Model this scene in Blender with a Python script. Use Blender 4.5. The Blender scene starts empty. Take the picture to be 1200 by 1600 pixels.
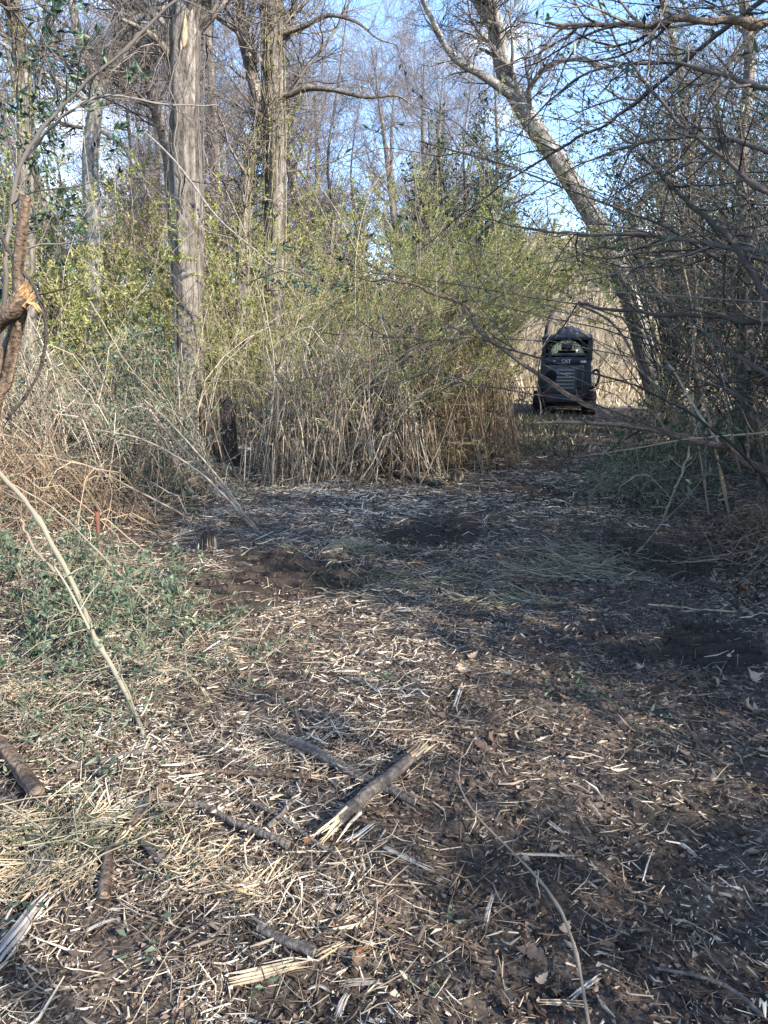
import bpy, math, random
import numpy as np
from mathutils import Vector

# ------------------------------------------------------------------ camera, sky, sun, exposure
SC = bpy.context.scene
COL = SC.collection
PITCH = math.radians(12.1)
CAM_H = 1.55
F_PX = 1155.0            # focal length in photo pixels (1200 x 1600)
cam = bpy.data.cameras.new('camera')
cam.sensor_fit = 'VERTICAL'
cam.sensor_height = 24.0
cam.sensor_width = 24.0
cam.lens = 24.0 * F_PX / 1600.0
cam.clip_start = 0.05
cam.clip_end = 3000
cam_o = bpy.data.objects.new('camera', cam)
cam_o.location = (0, 0, CAM_H)
cam_o.rotation_euler = (math.pi / 2 - PITCH, 0, 0)
COL.objects.link(cam_o)
SC.camera = cam_o

SUN_AZ = math.radians(50)      # from straight behind the camera, round to the right
SUN_EL = math.radians(30)
TO_SUN = np.array([math.sin(SUN_AZ) * math.cos(SUN_EL), -math.cos(SUN_AZ) * math.cos(SUN_EL), math.sin(SUN_EL)])

world = bpy.data.worlds.new('World')
SC.world = world
world.use_nodes = True
wn, wl = world.node_tree.nodes, world.node_tree.links
wn.clear()
w_out = wn.new('ShaderNodeOutputWorld')
w_bg = wn.new('ShaderNodeBackground')
w_bg.inputs['Strength'].default_value = 0.125
sky = wn.new('ShaderNodeTexSky')
sky.sky_type = 'NISHITA'
sky.sun_disc = False
sky.sun_elevation = SUN_EL
sky.sun_rotation = math.atan2(TO_SUN[0], TO_SUN[1])
sky.air_density = 0.85
sky.dust_density = 0.15
sky.ozone_density = 3.3
# thin broken clouds laid out on a flat layer overhead
w_tc = wn.new('ShaderNodeTexCoord')
w_sep = wn.new('ShaderNodeSeparateXYZ')
wl.new(w_tc.outputs['Generated'], w_sep.inputs[0])
w_mx = wn.new('ShaderNodeMath'); w_mx.operation = 'MAXIMUM'; w_mx.inputs[1].default_value = 0.0
wl.new(w_sep.outputs['Z'], w_mx.inputs[0])
w_ad = wn.new('ShaderNodeMath'); w_ad.operation = 'ADD'; w_ad.inputs[1].default_value = 0.25
wl.new(w_mx.outputs[0], w_ad.inputs[0])
w_dx = wn.new('ShaderNodeMath'); w_dx.operation = 'DIVIDE'
w_dy = wn.new('ShaderNodeMath'); w_dy.operation = 'DIVIDE'
wl.new(w_sep.outputs['X'], w_dx.inputs[0]); wl.new(w_ad.outputs[0], w_dx.inputs[1])
wl.new(w_sep.outputs['Y'], w_dy.inputs[0]); wl.new(w_ad.outputs[0], w_dy.inputs[1])
w_cmb = wn.new('ShaderNodeCombineXYZ')
wl.new(w_dx.outputs[0], w_cmb.inputs[0]); wl.new(w_dy.outputs[0], w_cmb.inputs[1])
w_nz = wn.new('ShaderNodeTexNoise')
w_nz.inputs['Scale'].default_value = 1.5
w_nz.inputs['Detail'].default_value = 9
w_nz.inputs['Roughness'].default_value = 0.6
w_off = wn.new('ShaderNodeVectorMath'); w_off.operation = 'ADD'
w_off.inputs[1].default_value = (2.9, 0.9, 0.0)
wl.new(w_cmb.outputs[0], w_off.inputs[0])
wl.new(w_off.outputs[0], w_nz.inputs['Vector'])
w_rp = wn.new('ShaderNodeValToRGB')
w_rp.color_ramp.elements[0].position = 0.54
w_rp.color_ramp.elements[1].position = 0.72
wl.new(w_nz.outputs['Fac'], w_rp.inputs['Fac'])
w_mix = wn.new('ShaderNodeMix'); w_mix.data_type = 'RGBA'
wl.new(w_rp.outputs['Color'], w_mix.inputs['Factor'])
wl.new(sky.outputs[0], w_mix.inputs['A'])
w_mix.inputs['B'].default_value = (6.4, 6.5, 6.6, 1)
wl.new(w_mix.outputs['Result'], w_bg.inputs['Color'])
wl.new(w_bg.outputs[0], w_out.inputs[0])

sun = bpy.data.lights.new('sun', 'SUN')
sun.energy = 2.8
sun.angle = math.radians(0.5)
sun.color = (1.0, 0.93, 0.82)
sun_o = bpy.data.objects.new('sun', sun)
sun_o.rotation_euler = Vector(TO_SUN).to_track_quat('Z', 'Y').to_euler()
sun_o.location = (20, -16, 20)
COL.objects.link(sun_o)

SC.view_settings.view_transform = 'Standard'
SC.view_settings.look = 'None'
SC.view_settings.exposure = 2.22
SC.view_settings.gamma = 1.0
SC.view_settings.use_curve_mapping = False
SC.render.engine = 'CYCLES'
SC.cycles.max_bounces = 5
SC.cycles.diffuse_bounces = 3
SC.cycles.glossy_bounces = 2
SC.cycles.transmission_bounces = 4
SC.cycles.transparent_max_bounces = 8
SC.cycles.caustics_reflective = False
SC.cycles.caustics_refractive = False
SC.cycles.use_denoising = True

# ------------------------------------------------------------------ numeric helpers
rng = np.random.default_rng(11)
random.seed(5)
CP, SP = math.cos(PITCH), math.sin(PITCH)
FWD = np.array([0, CP, -SP]); UPV = np.array([0, SP, CP]); RGT = np.array([1.0, 0, 0])
CAMP = np.array([0, 0, CAM_H])


def at(px, py, Y):
    """world point at world depth Y seen in direction of a photo pixel"""
    d = FWD + (px - 600) / F_PX * RGT + (800 - py) / F_PX * UPV
    return CAMP + d * (Y / d[1])


def smooth(a, b, x):
    t = np.clip((x - a) / (b - a), 0, 1)
    return t * t * (3 - 2 * t)


_tab = np.random.default_rng(3).random((8, 256, 256))


def vnoise(x, y, s, k=0):
    x = np.asarray(x, float) / s + 37.3 * (k + 1); y = np.asarray(y, float) / s + 11.7 * (k + 1)
    xi = np.floor(x).astype(int); yi = np.floor(y).astype(int)
    fx = x - xi; fy = y - yi
    fx = fx * fx * (3 - 2 * fx); fy = fy * fy * (3 - 2 * fy)
    T = _tab[k % 8]
    a = T[xi % 256, yi % 256]; b = T[(xi + 1) % 256, yi % 256]
    c = T[xi % 256, (yi + 1) % 256]; d = T[(xi + 1) % 256, (yi + 1) % 256]
    return (a * (1 - fx) + b * fx) * (1 - fy) + (c * (1 - fx) + d * fx) * fy


def fbm(x, y, s, o=4, k=0):
    r = 0; a = 0.5
    for i in range(o):
        r = r + a * vnoise(x, y, s, k + i); a *= 0.5; s *= 0.5
    return r


def flat_ground(px, py):
    d = FWD + (px - 600) / F_PX * RGT + (800 - py) / F_PX * UPV
    return CAMP + d * (-CAM_H / d[2])


# mud patches: (px, py, half width m, half depth m, tread strength)
MUD = []
for (px, py, hw, hd, ts) in [(440, 905, 0.74, 0.62, 1.15), (350, 950, 0.45, 0.35, 0.5), (700, 832, 0.55, 0.6, 0.6),
                             (1095, 1000, 0.29, 0.48, 1.35), (1060, 870, 0.55, 0.7, 0.6), (1020, 780, 0.8, 0.8, 0.4),
                             (860, 770, 0.7, 0.8, 0.3), (1080, 1500, 0.45, 0.30, -.5), (760, 1330, 0.30, 0.35, -.5),
                             (1000, 1300, 0.40, 0.30, -.5), (870, 1540, 0.4, 0.25, -.5), (500, 1580, 0.2, 0.14, -.5),
                             (960, 1000, 0.35, 0.25, 0.2), (600, 860, 0.5, 0.35, 0.3)]:
    p = flat_ground(px, py)
    MUD.append((p[0], p[1], hw, hd, ts))


def mud(x, y):
    x = np.asarray(x, float); y = np.asarray(y, float)
    m = np.zeros(np.broadcast(x, y).shape); tr = np.zeros_like(m)
    wob = (fbm(x, y, 0.4, 4, 2) - 0.44) * 1.9
    for (cx, cy, hw, hd, ts) in MUD:
        d = np.sqrt(((x - cx) / hw) ** 2 + ((y - cy) / hd) ** 2) + wob
        v = 1 - smooth(0.5, 1.35, d)
        m = np.maximum(m, v * (.7 if ts < 0 else .55 if ts < .45 else 1))
        tr = np.maximum(tr, v * max(ts, 0))
    return m, tr


def hgt(x, y):
    x = np.asarray(x, float); y = np.asarray(y, float)
    h = (fbm(x, y, 1.6, 3, 1) - 0.44) * 0.16 + (fbm(x, y, 0.25, 2, 4) - 0.37) * 0.05 + (fbm(x, y, 0.09, 2, 5) - 0.37) * 0.045
    m, tr = mud(x, y)
    ph = (y + 0.10 * np.sin(x * 2.3) + 0.05 * x) / 0.155
    s = smooth(.2, .8, 0.5 + 0.5 * np.sin(ph * 2 * math.pi))
    brk = smooth(0.25, 0.6, vnoise(x, y, 0.22, 6) + 0.15)
    h = h - (fbm(x, y, 0.09, 2, 5) - 0.37) * 0.036 * np.clip(tr * 1.5, 0, 1)
    h = h - 0.05 * m + tr * 0.078 * (s - 0.5) * (0.35 + 0.65 * brk)
    h = h + 0.35 * smooth(-1.9, -4.5, x) * smooth(1, 5, y) + 0.35 * smooth(2.8, 6.0, x) * (1 - smooth(10, 15, y))
    # open slope beyond the wood
    h = h + 8.5 * smooth(22.5, 50, y) * (.6 + .4 * smooth(2.0, 6.5, x)) * (1 + 0.25 * (fbm(x, y, 14, 2, 5) - 0.37))
    return h


def G(px, py):
    """ground point under a photo pixel (flat approximation refined on the relief)"""
    p = flat_ground(px, py)
    for _ in range(4):
        z = float(hgt(p[0], p[1]))
        d = FWD + (px - 600) / F_PX * RGT + (800 - py) / F_PX * UPV
        p = CAMP + d * ((z - CAM_H) / d[2])
    return p


def cr(pts, n):
    """Catmull-Rom through pts, n samples"""
    p = np.array(pts, float)
    if len(p) == 2:
        t = np.linspace(0, 1, n)[:, None]
        return p[0] * (1 - t) + p[1] * t
    p = np.vstack([2 * p[0] - p[1], p, 2 * p[-1] - p[-2]])
    m = len(p) - 3
    out = []
    for u in np.linspace(0, m - 1e-6, n):
        i = int(u); t = u - i
        a, b, c, d = p[i:i + 4]
        out.append(0.5 * ((2 * b) + (c - a) * t + (2 * a - 5 * b + 4 * c - d) * t * t + (3 * b - a - 3 * c + d) * t ** 3))
    return np.array(out)


def nrm(v):
    return v / np.maximum(np.linalg.norm(v, axis=-1, keepdims=True), 1e-9)


class Geo:
    def __init__(self):
        self.V = []; self.F = []; self.A = []; self.n = 0

    def add(self, v, f, a):
        v = np.asarray(v, float).reshape(-1, 3)
        f = np.asarray(f, int)
        self.V.append(v); self.F.append(f + self.n)
        self.A.append(np.broadcast_to(np.asarray(a, float), (len(v),)) if np.ndim(a) <= 1 else np.ravel(a))
        self.n += len(v)

    def tubes(self, P, R, S=3, a=None, cap=False):
        P = np.asarray(P, float); R = np.asarray(R, float)
        if P.ndim == 2:
            P = P[None]; R = R[None]
        n, k, _ = P.shape
        if n == 0:
            return
        T = nrm(np.gradient(P, axis=1))
        m = nrm(T.mean(1))
        ref = np.where(np.abs(m[:, 2:3]) < 0.75, np.array([[0, 0, 1.0]]), np.array([[1.0, 0.13, 0]]))
        B = nrm(np.cross(T, ref[:, None, :])); N = np.cross(B, T)
        ang = np.arange(S) * 2 * math.pi / S
        ring = P[:, :, None, :] + R[:, :, None, None] * (np.cos(ang)[None, None, :, None] * N[:, :, None, :] + np.sin(ang)[None, None, :, None] * B[:, :, None, :])
        i = np.arange(n)[:, None, None] * (k * S); j = np.arange(k - 1)[None, :, None] * S; s = np.arange(S)[None, None, :]; s2 = (s + 1) % S
        f = np.stack(np.broadcast_arrays(i + j + s, i + j + s2, i + j + S + s2, i + j + S + s), -1).reshape(-1, 4)
        if a is None:
            a = rng.random(n)
        a = np.broadcast_to(np.asarray(a, float), (n,))
        self.add(ring, f, np.repeat(a, k * S))
        if cap:
            for e in (0, k - 1):
                c = P[:, e]
                base = self.n - n * k * S - (0 if e == 0 else n)
                idx = base + np.arange(n)[:, None] * (k * S) + e * S + np.arange(S)[None]
                ci = self.n + np.arange(n)[:, None]
                self.V.append(c); self.A.append(a)
                t = np.stack(np.broadcast_arrays(idx, np.roll(idx, -1, 1), ci), -1).reshape(-1, 3)
                if e == 0:
                    t = t[:, ::-1]
                self.F.append(t)
                self.n += n

    def leaves(self, pos, d, L, W, a=None, fold=0.35):
        """folded diamond leaf blades"""
        pos = np.asarray(pos, float); n = len(pos)
        if n == 0:
            return
        d = nrm(np.asarray(d, float))
        r = nrm(rng.normal(size=(n, 3)))
        s = nrm(np.cross(d, r)); up = np.cross(s, d)
        L = np.broadcast_to(L, (n,))[:, None]; W = np.broadcast_to(W, (n,))[:, None]
        mid = pos + d * L * 0.45 + up * (W * fold)
        tip = pos + d * L - up * L * 0.12
        v = np.stack([pos, mid + s * W * 0.5, tip, mid - s * W * 0.5], 1)
        i = np.arange(n)[:, None] * 4
        f = np.concatenate([i + np.array([[0, 1, 2]]), i + np.array([[0, 2, 3]])])
        if a is None:
            a = rng.random(n)
        self.add(v, f, np.repeat(np.broadcast_to(a, (n,)), 4))

    def slivers(self, c, ang, L, W, pitch, a):
        """wood chips: ridged flat slivers, ragged at the ends"""
        n = len(c)
        d = np.stack([np.cos(ang) * np.cos(pitch), np.sin(ang) * np.cos(pitch), np.sin(pitch)], 1)
        s = np.stack([-np.sin(ang), np.cos(ang), rng.normal(size=n) * .25], 1)
        h = L[:, None] * .5; w = W[:, None] * .5
        up = np.array([[0, 0, 1.0]]) * w * .55
        j = lambda: 1 + .25 * rng.normal(size=(n, 1))
        e0 = rng.random((n, 1)) * 1.1; e1 = rng.random((n, 1)) * 1.1
        v = np.stack([c - d * h * j() - s * w * e0, c - d * h * j() + up, c - d * h * j() + s * w * e0,
                      c + d * h * j() - s * w * e1, c + d * h * j() + up, c + d * h * j() + s * w * e1], 1)
        i = np.arange(n)[:, None] * 6
        f = np.concatenate([i + np.array([[0, 1, 4, 3]]), i + np.array([[1, 2, 5, 4]])])
        self.add(v, f, np.repeat(a, 6))

    def box(self, x0, x1, y0, y1, z0, z1, a=0.5):
        v = [(x, y, z) for z in (z0, z1) for y in (y0, y1) for x in (x0, x1)]
        f = [(0, 2, 3, 1), (4, 5, 7, 6), (0, 1, 5, 4), (2, 6, 7, 3), (0, 4, 6, 2), (1, 3, 7, 5)]
        self.add(v, f, a)

    def prism(self, prof, x0, x1, a=0.5):
        """polygon in (y, z) extruded along x"""
        n = len(prof)
        v = [(x0, p[0], p[1]) for p in prof] + [(x1, p[0], p[1]) for p in prof]
        self.add(v, [(i, (i + 1) % n, n + (i + 1) % n, n + i) for i in range(n)], a)
        c0 = np.mean(v[:n], 0); c1 = np.mean(v[n:], 0)
        self.add(list(v[:n]) + [c0], [((i + 1) % n, i, n) for i in range(n)], a)
        self.add(list(v[n:]) + [c1], [(i, (i + 1) % n, n) for i in range(n)], a)

    def mesh(self, name, smooth_sh=False):
        V = np.concatenate(self.V); A = np.concatenate(self.A)
        me = bpy.data.meshes.new(name)
        me.vertices.add(len(V)); me.vertices.foreach_set('co', V.ravel())
        li = np.concatenate([f.ravel() for f in self.F])
        tot = np.concatenate([np.full(len(f), f.shape[1]) for f in self.F])
        st = np.concatenate([[0], np.cumsum(tot)[:-1]])
        me.loops.add(len(li)); me.loops.foreach_set('vertex_index', li.astype(np.int32))
        me.polygons.add(len(tot))
        me.polygons.foreach_set('loop_start', st.astype(np.int32))
        me.polygons.foreach_set('loop_total', tot.astype(np.int32))
        if smooth_sh:
            me.polygons.foreach_set('use_smooth', np.ones(len(tot), bool))
        at_ = me.attributes.new('rnd', 'FLOAT', 'POINT')
        at_.data.foreach_set('value', A.astype(np.float32))
        me.update(calc_edges=True)
        return me

    def build(self, name, mat, parent=None, smooth_sh=False):
        me = self.mesh(name, smooth_sh)
        me.materials.append(mat)
        o = bpy.data.objects.new(name, me)
        COL.objects.link(o)
        if parent is not None:
            o.parent = parent
            if name in ('twigs', 'branches', 'foliage', 'canes', 'crown', 'leaves', 'vine', 'vine_leaves', 'splinters', 'broken_end'):
                o['kind'] = 'stuff'
            if parent.type == 'EMPTY':
                o.location = -Vector(parent.location)   # geometry is written in world coordinates
        return o


def tag(o, label=None, cat=None, group=None, kind=None):
    if label: o['label'] = label
    if cat: o['category'] = cat
    if group: o['group'] = group
    if kind: o['kind'] = kind
    return o


def empty(name, loc, label, cat, group=None):
    o = bpy.data.objects.new(name, None)
    o.empty_display_size = 0.1
    o.location = tuple(float(c) for c in loc)
    COL.objects.link(o)
    return tag(o, label, cat, group)


def copy_tree(o, loc, rz, sc, label=None):
    c = o.copy(); COL.objects.link(c)
    c.location = loc; c.rotation_euler = (0, 0, rz); c.scale = (sc, sc, sc)
    if label: c['label'] = label
    for ch in o.children:
        d = ch.copy(); COL.objects.link(d); d.parent = c
    return c


# ------------------------------------------------------------------ materials
def lin(c):
    return tuple((x / 255 / 12.92 if x / 255 <= 0.04045 else ((x / 255 + 0.055) / 1.055) ** 2.4) for x in c)


def mat(name, cols, rough=0.85, noise=0.0, nscale=8.0, bump=0.0, bscale=30.0, transl=0.0, stretch=None, spec=0.25, metallic=0.0):
    """cols: [(pos, (r,g,b) linear)] read along the per-piece value 'rnd'; noise shifts it inside a piece"""
    m = bpy.data.materials.new(name); m.use_nodes = True
    nt = m.node_tree; N, L = nt.nodes, nt.links
    b = N['Principled BSDF']
    b.inputs['Roughness'].default_value = rough
    b.inputs['Specular IOR Level'].default_value = spec
    b.inputs['Metallic'].default_value = metallic
    at_ = N.new('ShaderNodeAttribute'); at_.attribute_name = 'rnd'
    rp = N.new('ShaderNodeValToRGB')
    els = rp.color_ramp.elements
    while len(els) < len(cols):
        els.new(0.5)
    for e, (p, c) in zip(els, cols):
        e.position = p; e.color = (*c, 1)
    src = at_.outputs['Fac']
    tc = None
    if noise or bump:
        tc = N.new('ShaderNodeTexCoord')
        mp = N.new('ShaderNodeMapping'); L.new(tc.outputs['Object'], mp.inputs['Vector'])
        if stretch: mp.inputs['Scale'].default_value = stretch
    if noise:
        nz = N.new('ShaderNodeTexNoise'); nz.inputs['Scale'].default_value = nscale; nz.inputs['Detail'].default_value = 6
        nz.inputs['Roughness'].default_value = 0.65
        L.new(mp.outputs[0], nz.inputs['Vector'])
        ma = N.new('ShaderNodeMath'); ma.operation = 'MULTIPLY_ADD'; ma.inputs[1].default_value = noise
        L.new(nz.outputs['Fac'], ma.inputs[0])
        sb = N.new('ShaderNodeMath'); sb.operation = 'SUBTRACT'; sb.inputs[1].default_value = noise * 0.5
        L.new(src, sb.inputs[0]); L.new(sb.outputs[0], ma.inputs[2])
        src = ma.outputs[0]
    L.new(src, rp.inputs['Fac'])
    L.new(rp.outputs['Color'], b.inputs['Base Color'])
    if bump:
        n2 = N.new('ShaderNodeTexNoise'); n2.inputs['Scale'].default_value = bscale; n2.inputs['Detail'].default_value = 5
        L.new(mp.outputs[0], n2.inputs['Vector'])
        bp = N.new('ShaderNodeBump'); bp.inputs['Strength'].default_value = bump; bp.inputs['Distance'].default_value = 0.02
        L.new(n2.outputs['Fac'], bp.inputs['Height']); L.new(bp.outputs[0], b.inputs['Normal'])
    if transl:
        tr = N.new('ShaderNodeBsdfTranslucent'); L.new(rp.outputs['Color'], tr.inputs['Color'])
        mx = N.new('ShaderNodeMixShader'); mx.inputs[0].default_value = transl
        L.new(b.outputs[0], mx.inputs[1]); L.new(tr.outputs[0], mx.inputs[2])
        L.new(mx.outputs[0], N['Material Output'].inputs['Surface'])
    return m


M = {}
M['bark_grey'] = mat('bark_grey', [(.1, (.035, .028, .023)), (.45, (.13, .108, .088)), (.6, (.20, .17, .14)), (.9, (.34, .295, .245))], noise=1.1, nscale=24, bump=1, bscale=40, stretch=(1, 1, .42))
M['bark_pale'] = mat('bark_pale', [(.1, (.07, .063, .055)), (.5, (.25, .23, .205)), (.9, (.46, .43, .385))], noise=1.2, nscale=14, bump=.9, bscale=30, stretch=(1, 1, .5))
M['twig_grey'] = mat('twig_grey', [(0, (.06, .05, .045)), (.6, (.15, .125, .105)), (1, (.26, .22, .19))])
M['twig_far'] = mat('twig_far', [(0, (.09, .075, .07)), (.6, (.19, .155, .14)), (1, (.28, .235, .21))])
M['twig_dark'] = mat('twig_dark', [(0, (.03, .025, .022)), (.6, (.088, .072, .061)), (1, (.18, .152, .128))], noise=.3, nscale=10)
M['cane'] = mat('cane', [(0, (.11, .08, .056)), (.45, (.24, .19, .138)), (1, (.52, .44, .33))], noise=.3, nscale=5)
M['cane_brown'] = mat('cane_brown', [(0, (.07, .045, .03)), (.5, (.20, .14, .09)), (1, (.36, .27, .18))], noise=.25, nscale=5)
M['vine'] = mat('vine', [(0, (.10, .085, .06)), (.5, (.22, .19, .13)), (1, (.38, .33, .24))], noise=.3, nscale=12)
M['leaf_olive'] = mat('leaf_olive', [(0, (.14, .165, .045)), (.5, (.28, .29, .095)), (.85, (.40, .38, .15)), (1, (.47, .40, .19))], rough=.6, transl=.35)
M['leaf_tan'] = mat('leaf_tan', [(0, (.16, .14, .055)), (.5, (.28, .235, .10)), (1, (.42, .34, .18))], rough=.7, transl=.3)
M['leaf_green'] = mat('leaf_green', [(0, (.022, .05, .026)), (.5, (.05, .098, .048)), (1, (.12, .17, .075))], rough=.45, transl=.25, spec=.5)
M['leaf_blue'] = mat('leaf_blue', [(0, (.035, .062, .036)), (.5, (.08, .122, .072)), (1, (.19, .225, .135))], rough=.5, transl=.25, spec=.5)
M['leaf_dark'] = mat('leaf_dark', [(0, (.014, .03, .013)), (.6, (.035, .062, .026)), (1, (.085, .115, .045))], rough=.45, transl=.2, spec=.5)
M['leaf_brown'] = mat('leaf_brown', [(0, (.05, .034, .026)), (.45, (.125, .084, .062)), (.8, (.24, .168, .125)), (1, (.38, .29, .22))], rough=.75, transl=.15, noise=.35, nscale=25)
M['leaf_orange'] = mat('leaf_orange', [(0, (.22, .09, .035)), (1, (.42, .19, .075))], rough=.6, transl=.2, noise=.3, nscale=30)
M['leaf_pale'] = mat('leaf_pale', [(0, (.36, .24, .16)), (1, (.55, .40, .28))], rough=.7, transl=.2, noise=.4, nscale=30)
M['chip'] = mat('chip', [(0, (.050, .034, .023)), (.3, (.145, .105, .074)), (.65, (.33, .26, .188)), (.9, (.55, .45, .325)), (1, (.72, .63, .49))], rough=.9)
M['clod'] = mat('clod', [(0, (.022, .016, .012)), (1, (.075, .056, .042))], rough=.95, noise=.5, nscale=60, bump=.6, bscale=90)
M['straw'] = mat('straw', [(0, (.07, .052, .038)), (.5, (.20, .16, .115)), (1, (.46, .39, .29))], rough=.85)
M['hay_green'] = mat('hay_green', [(0, (.08, .085, .05)), (.45, (.19, .18, .115)), (.8, (.34, .29, .19)), (1, (.52, .45, .31))], rough=.8)
M['field_grass'] = mat('field_grass', [(0, (.22, .17, .11)), (.5, (.40, .33, .23)), (1, (.56, .48, .35))], rough=.9)
M['wood_pale'] = mat('wood_pale', [(0, (.14, .10, .06)), (.45, (.38, .285, .175)), (1, (.62, .50, .345))], noise=.9, nscale=22, bump=.5, bscale=60, stretch=(1, 1, 1))
M['wood_white'] = mat('wood_white', [(0, (.16, .135, .11)), (.5, (.38, .33, .275)), (1, (.62, .56, .48))], noise=.9, nscale=20, bump=.4, bscale=60)
M['wood_grey'] = mat('wood_grey', [(.1, (.03, .025, .021)), (.5, (.125, .103, .085)), (.95, (.30, .265, .22))], noise=1.1, nscale=42, bump=1, bscale=60)
M['wood_brown'] = mat('wood_brown', [(.1, (.035, .023, .016)), (.5, (.14, .095, .065)), (.95, (.30, .225, .16))], noise=1.1, nscale=42, bump=1, bscale=60)
M['wood_dark'] = mat('wood_dark', [(0, (.02, .016, .014)), (.5, (.055, .043, .036)), (1, (.12, .10, .085))], noise=.7, nscale=18, bump=.8, bscale=60)
M['break_orange'] = mat('break_orange', [(0, (.24, .125, .055)), (1, (.50, .32, .16))], noise=.6, nscale=30, bump=.5, bscale=80)
M['stake_red'] = mat('stake_red', [(0, (.10, .04, .028)), (1, (.21, .095, .065))], noise=.6, nscale=25, bump=.3, bscale=70)
M['paint_black'] = mat('paint_black', [(0, (.018, .020, .023)), (1, (.05, .055, .062))], rough=.45, noise=.5, nscale=6, spec=.5)
M['paint_grey'] = mat('paint_grey', [(0, (.055, .06, .068)), (1, (.12, .128, .14))], rough=.5, noise=.5, nscale=8, spec=.5)
M['louvre'] = mat('louvre', [(0, (.10, .105, .11)), (1, (.19, .195, .2))], rough=.5, noise=.5, nscale=9, spec=.5)
M['steel_grey'] = mat('steel_grey', [(0, (.17, .175, .18)), (1, (.30, .30, .30))], rough=.55, noise=.6, nscale=10, spec=.4)
M['rubber'] = mat('rubber', [(0, (.012, .012, .012)), (1, (.035, .032, .03))], rough=.9, noise=.6, nscale=12)
M['steel'] = mat('steel', [(0, (.10, .10, .10)), (1, (.22, .21, .2))], rough=.4, metallic=.7, noise=.5, nscale=10)
M['letter_white'] = mat('letter_white', [(0, (.7, .7, .68)), (1, (.8, .8, .78))], rough=.5)
M['lens_red'] = mat('lens_red', [(0, (.45, .02, .02)), (1, (.5, .03, .03))], rough=.25, spec=.6)
M['lens_clear'] = mat('lens_clear', [(0, (.55, .57, .6)), (1, (.6, .6, .62))], rough=.2, spec=.6)
M['seat'] = mat('seat', [(0, (.02, .02, .022)), (1, (.04, .04, .042))], rough=.8)


def glass_mat():
    m = bpy.data.materials.new('cab_glass'); m.use_nodes = True
    N, L = m.node_tree.nodes, m.node_tree.links
    N.remove(N['Principled BSDF'])
    t = N.new('ShaderNodeBsdfTransparent'); t.inputs[0].default_value = (.80, .86, .88, 1)
    g = N.new('ShaderNodeBsdfGlossy'); g.inputs['Roughness'].default_value = .06
    fr = N.new('ShaderNodeFresnel'); fr.inputs[0].default_value = 1.5
    mx = N.new('ShaderNodeMixShader')
    L.new(fr.outputs[0], mx.inputs[0]); L.new(t.outputs[0], mx.inputs[1]); L.new(g.outputs[0], mx.inputs[2])
    L.new(mx.outputs[0], N['Material Output'].inputs['Surface'])
    return m


M['glass'] = glass_mat()


def ground_mat():
    m = bpy.data.materials.new('soil'); m.use_nodes = True
    N, L = m.node_tree.nodes, m.node_tree.links
    b = N['Principled BSDF']; b.inputs['Roughness'].default_value = .95; b.inputs['Specular IOR Level'].default_value = .15
    tc = N.new('ShaderNodeTexCoord')
    n1 = N.new('ShaderNodeTexNoise'); n1.inputs['Scale'].default_value = 48; n1.inputs['Detail'].default_value = 8; n1.inputs['Roughness'].default_value = .7
    n2 = N.new('ShaderNodeTexNoise'); n2.inputs['Scale'].default_value = 1.4; n2.inputs['Detail'].default_value = 5
    L.new(tc.outputs['Object'], n1.inputs['Vector']); L.new(tc.outputs['Object'], n2.inputs['Vector'])
    litter = N.new('ShaderNodeValToRGB')
    e = litter.color_ramp.elements
    e[0].position = .36; e[0].color = (.025, .019, .0155, 1)
    e[1].position = .74; e[1].color = (.25, .205, .155, 1)
    x = e.new(.52); x.color = (.080, .062, .049, 1)
    L.new(n1.outputs['Fac'], litter.inputs['Fac'])
    mudc = N.new('ShaderNodeValToRGB')
    e = mudc.color_ramp.elements
    e[0].position = .35; e[0].color = (.027, .021, .0165, 1)
    e[1].position = .75; e[1].color = (.060, .047, .037, 1)
    L.new(n1.outputs['Fac'], mudc.inputs['Fac'])
    field = N.new('ShaderNodeValToRGB')
    e = field.color_ramp.elements
    e[0].position = .3; e[0].color = (.20, .155, .10, 1)
    e[1].position = .7; e[1].color = (.42, .35, .25, 1)
    L.new(n2.outputs['Fac'], field.inputs['Fac'])
    am = N.new('ShaderNodeAttribute'); am.attribute_name = 'mud'
    af = N.new('ShaderNodeAttribute'); af.attribute_name = 'field'
    x1 = N.new('ShaderNodeMix'); x1.data_type = 'RGBA'
    L.new(am.outputs['Fac'], x1.inputs['Factor']); L.new(litter.outputs[0], x1.inputs['A']); L.new(mudc.outputs[0], x1.inputs['B'])
    x2 = N.new('ShaderNodeMix'); x2.data_type = 'RGBA'
    L.new(af.outputs['Fac'], x2.inputs['Factor']); L.new(x1.outputs['Result'], x2.inputs['A']); L.new(field.outputs[0], x2.inputs['B'])
    L.new(x2.outputs['Result'], b.inputs['Base Color'])
    n3 = N.new('ShaderNodeTexNoise'); n3.inputs['Scale'].default_value = 45; n3.inputs['Detail'].default_value = 6
    L.new(tc.outputs['Object'], n3.inputs['Vector'])
    bp = N.new('ShaderNodeBump'); bp.inputs['Strength'].default_value = .55; bp.inputs['Distance'].default_value = .015
    L.new(n3.outputs['Fac'], bp.inputs['Height']); L.new(bp.outputs[0], b.inputs['Normal'])
    return m


# ------------------------------------------------------------------ ground sheet
def axis(dense0, dense1, step, lo, hi):
    a = list(np.arange(dense0, dense1, step))
    s = step; v = dense0
    left = []
    while v > lo:
        s *= 1.18; v -= s; left.append(max(v, lo))
    s = step; v = a[-1]
    while v < hi:
        s *= 1.18; v += min(s, 40); a.append(min(v, hi))
    return np.array(left[::-1] + a)


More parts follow.
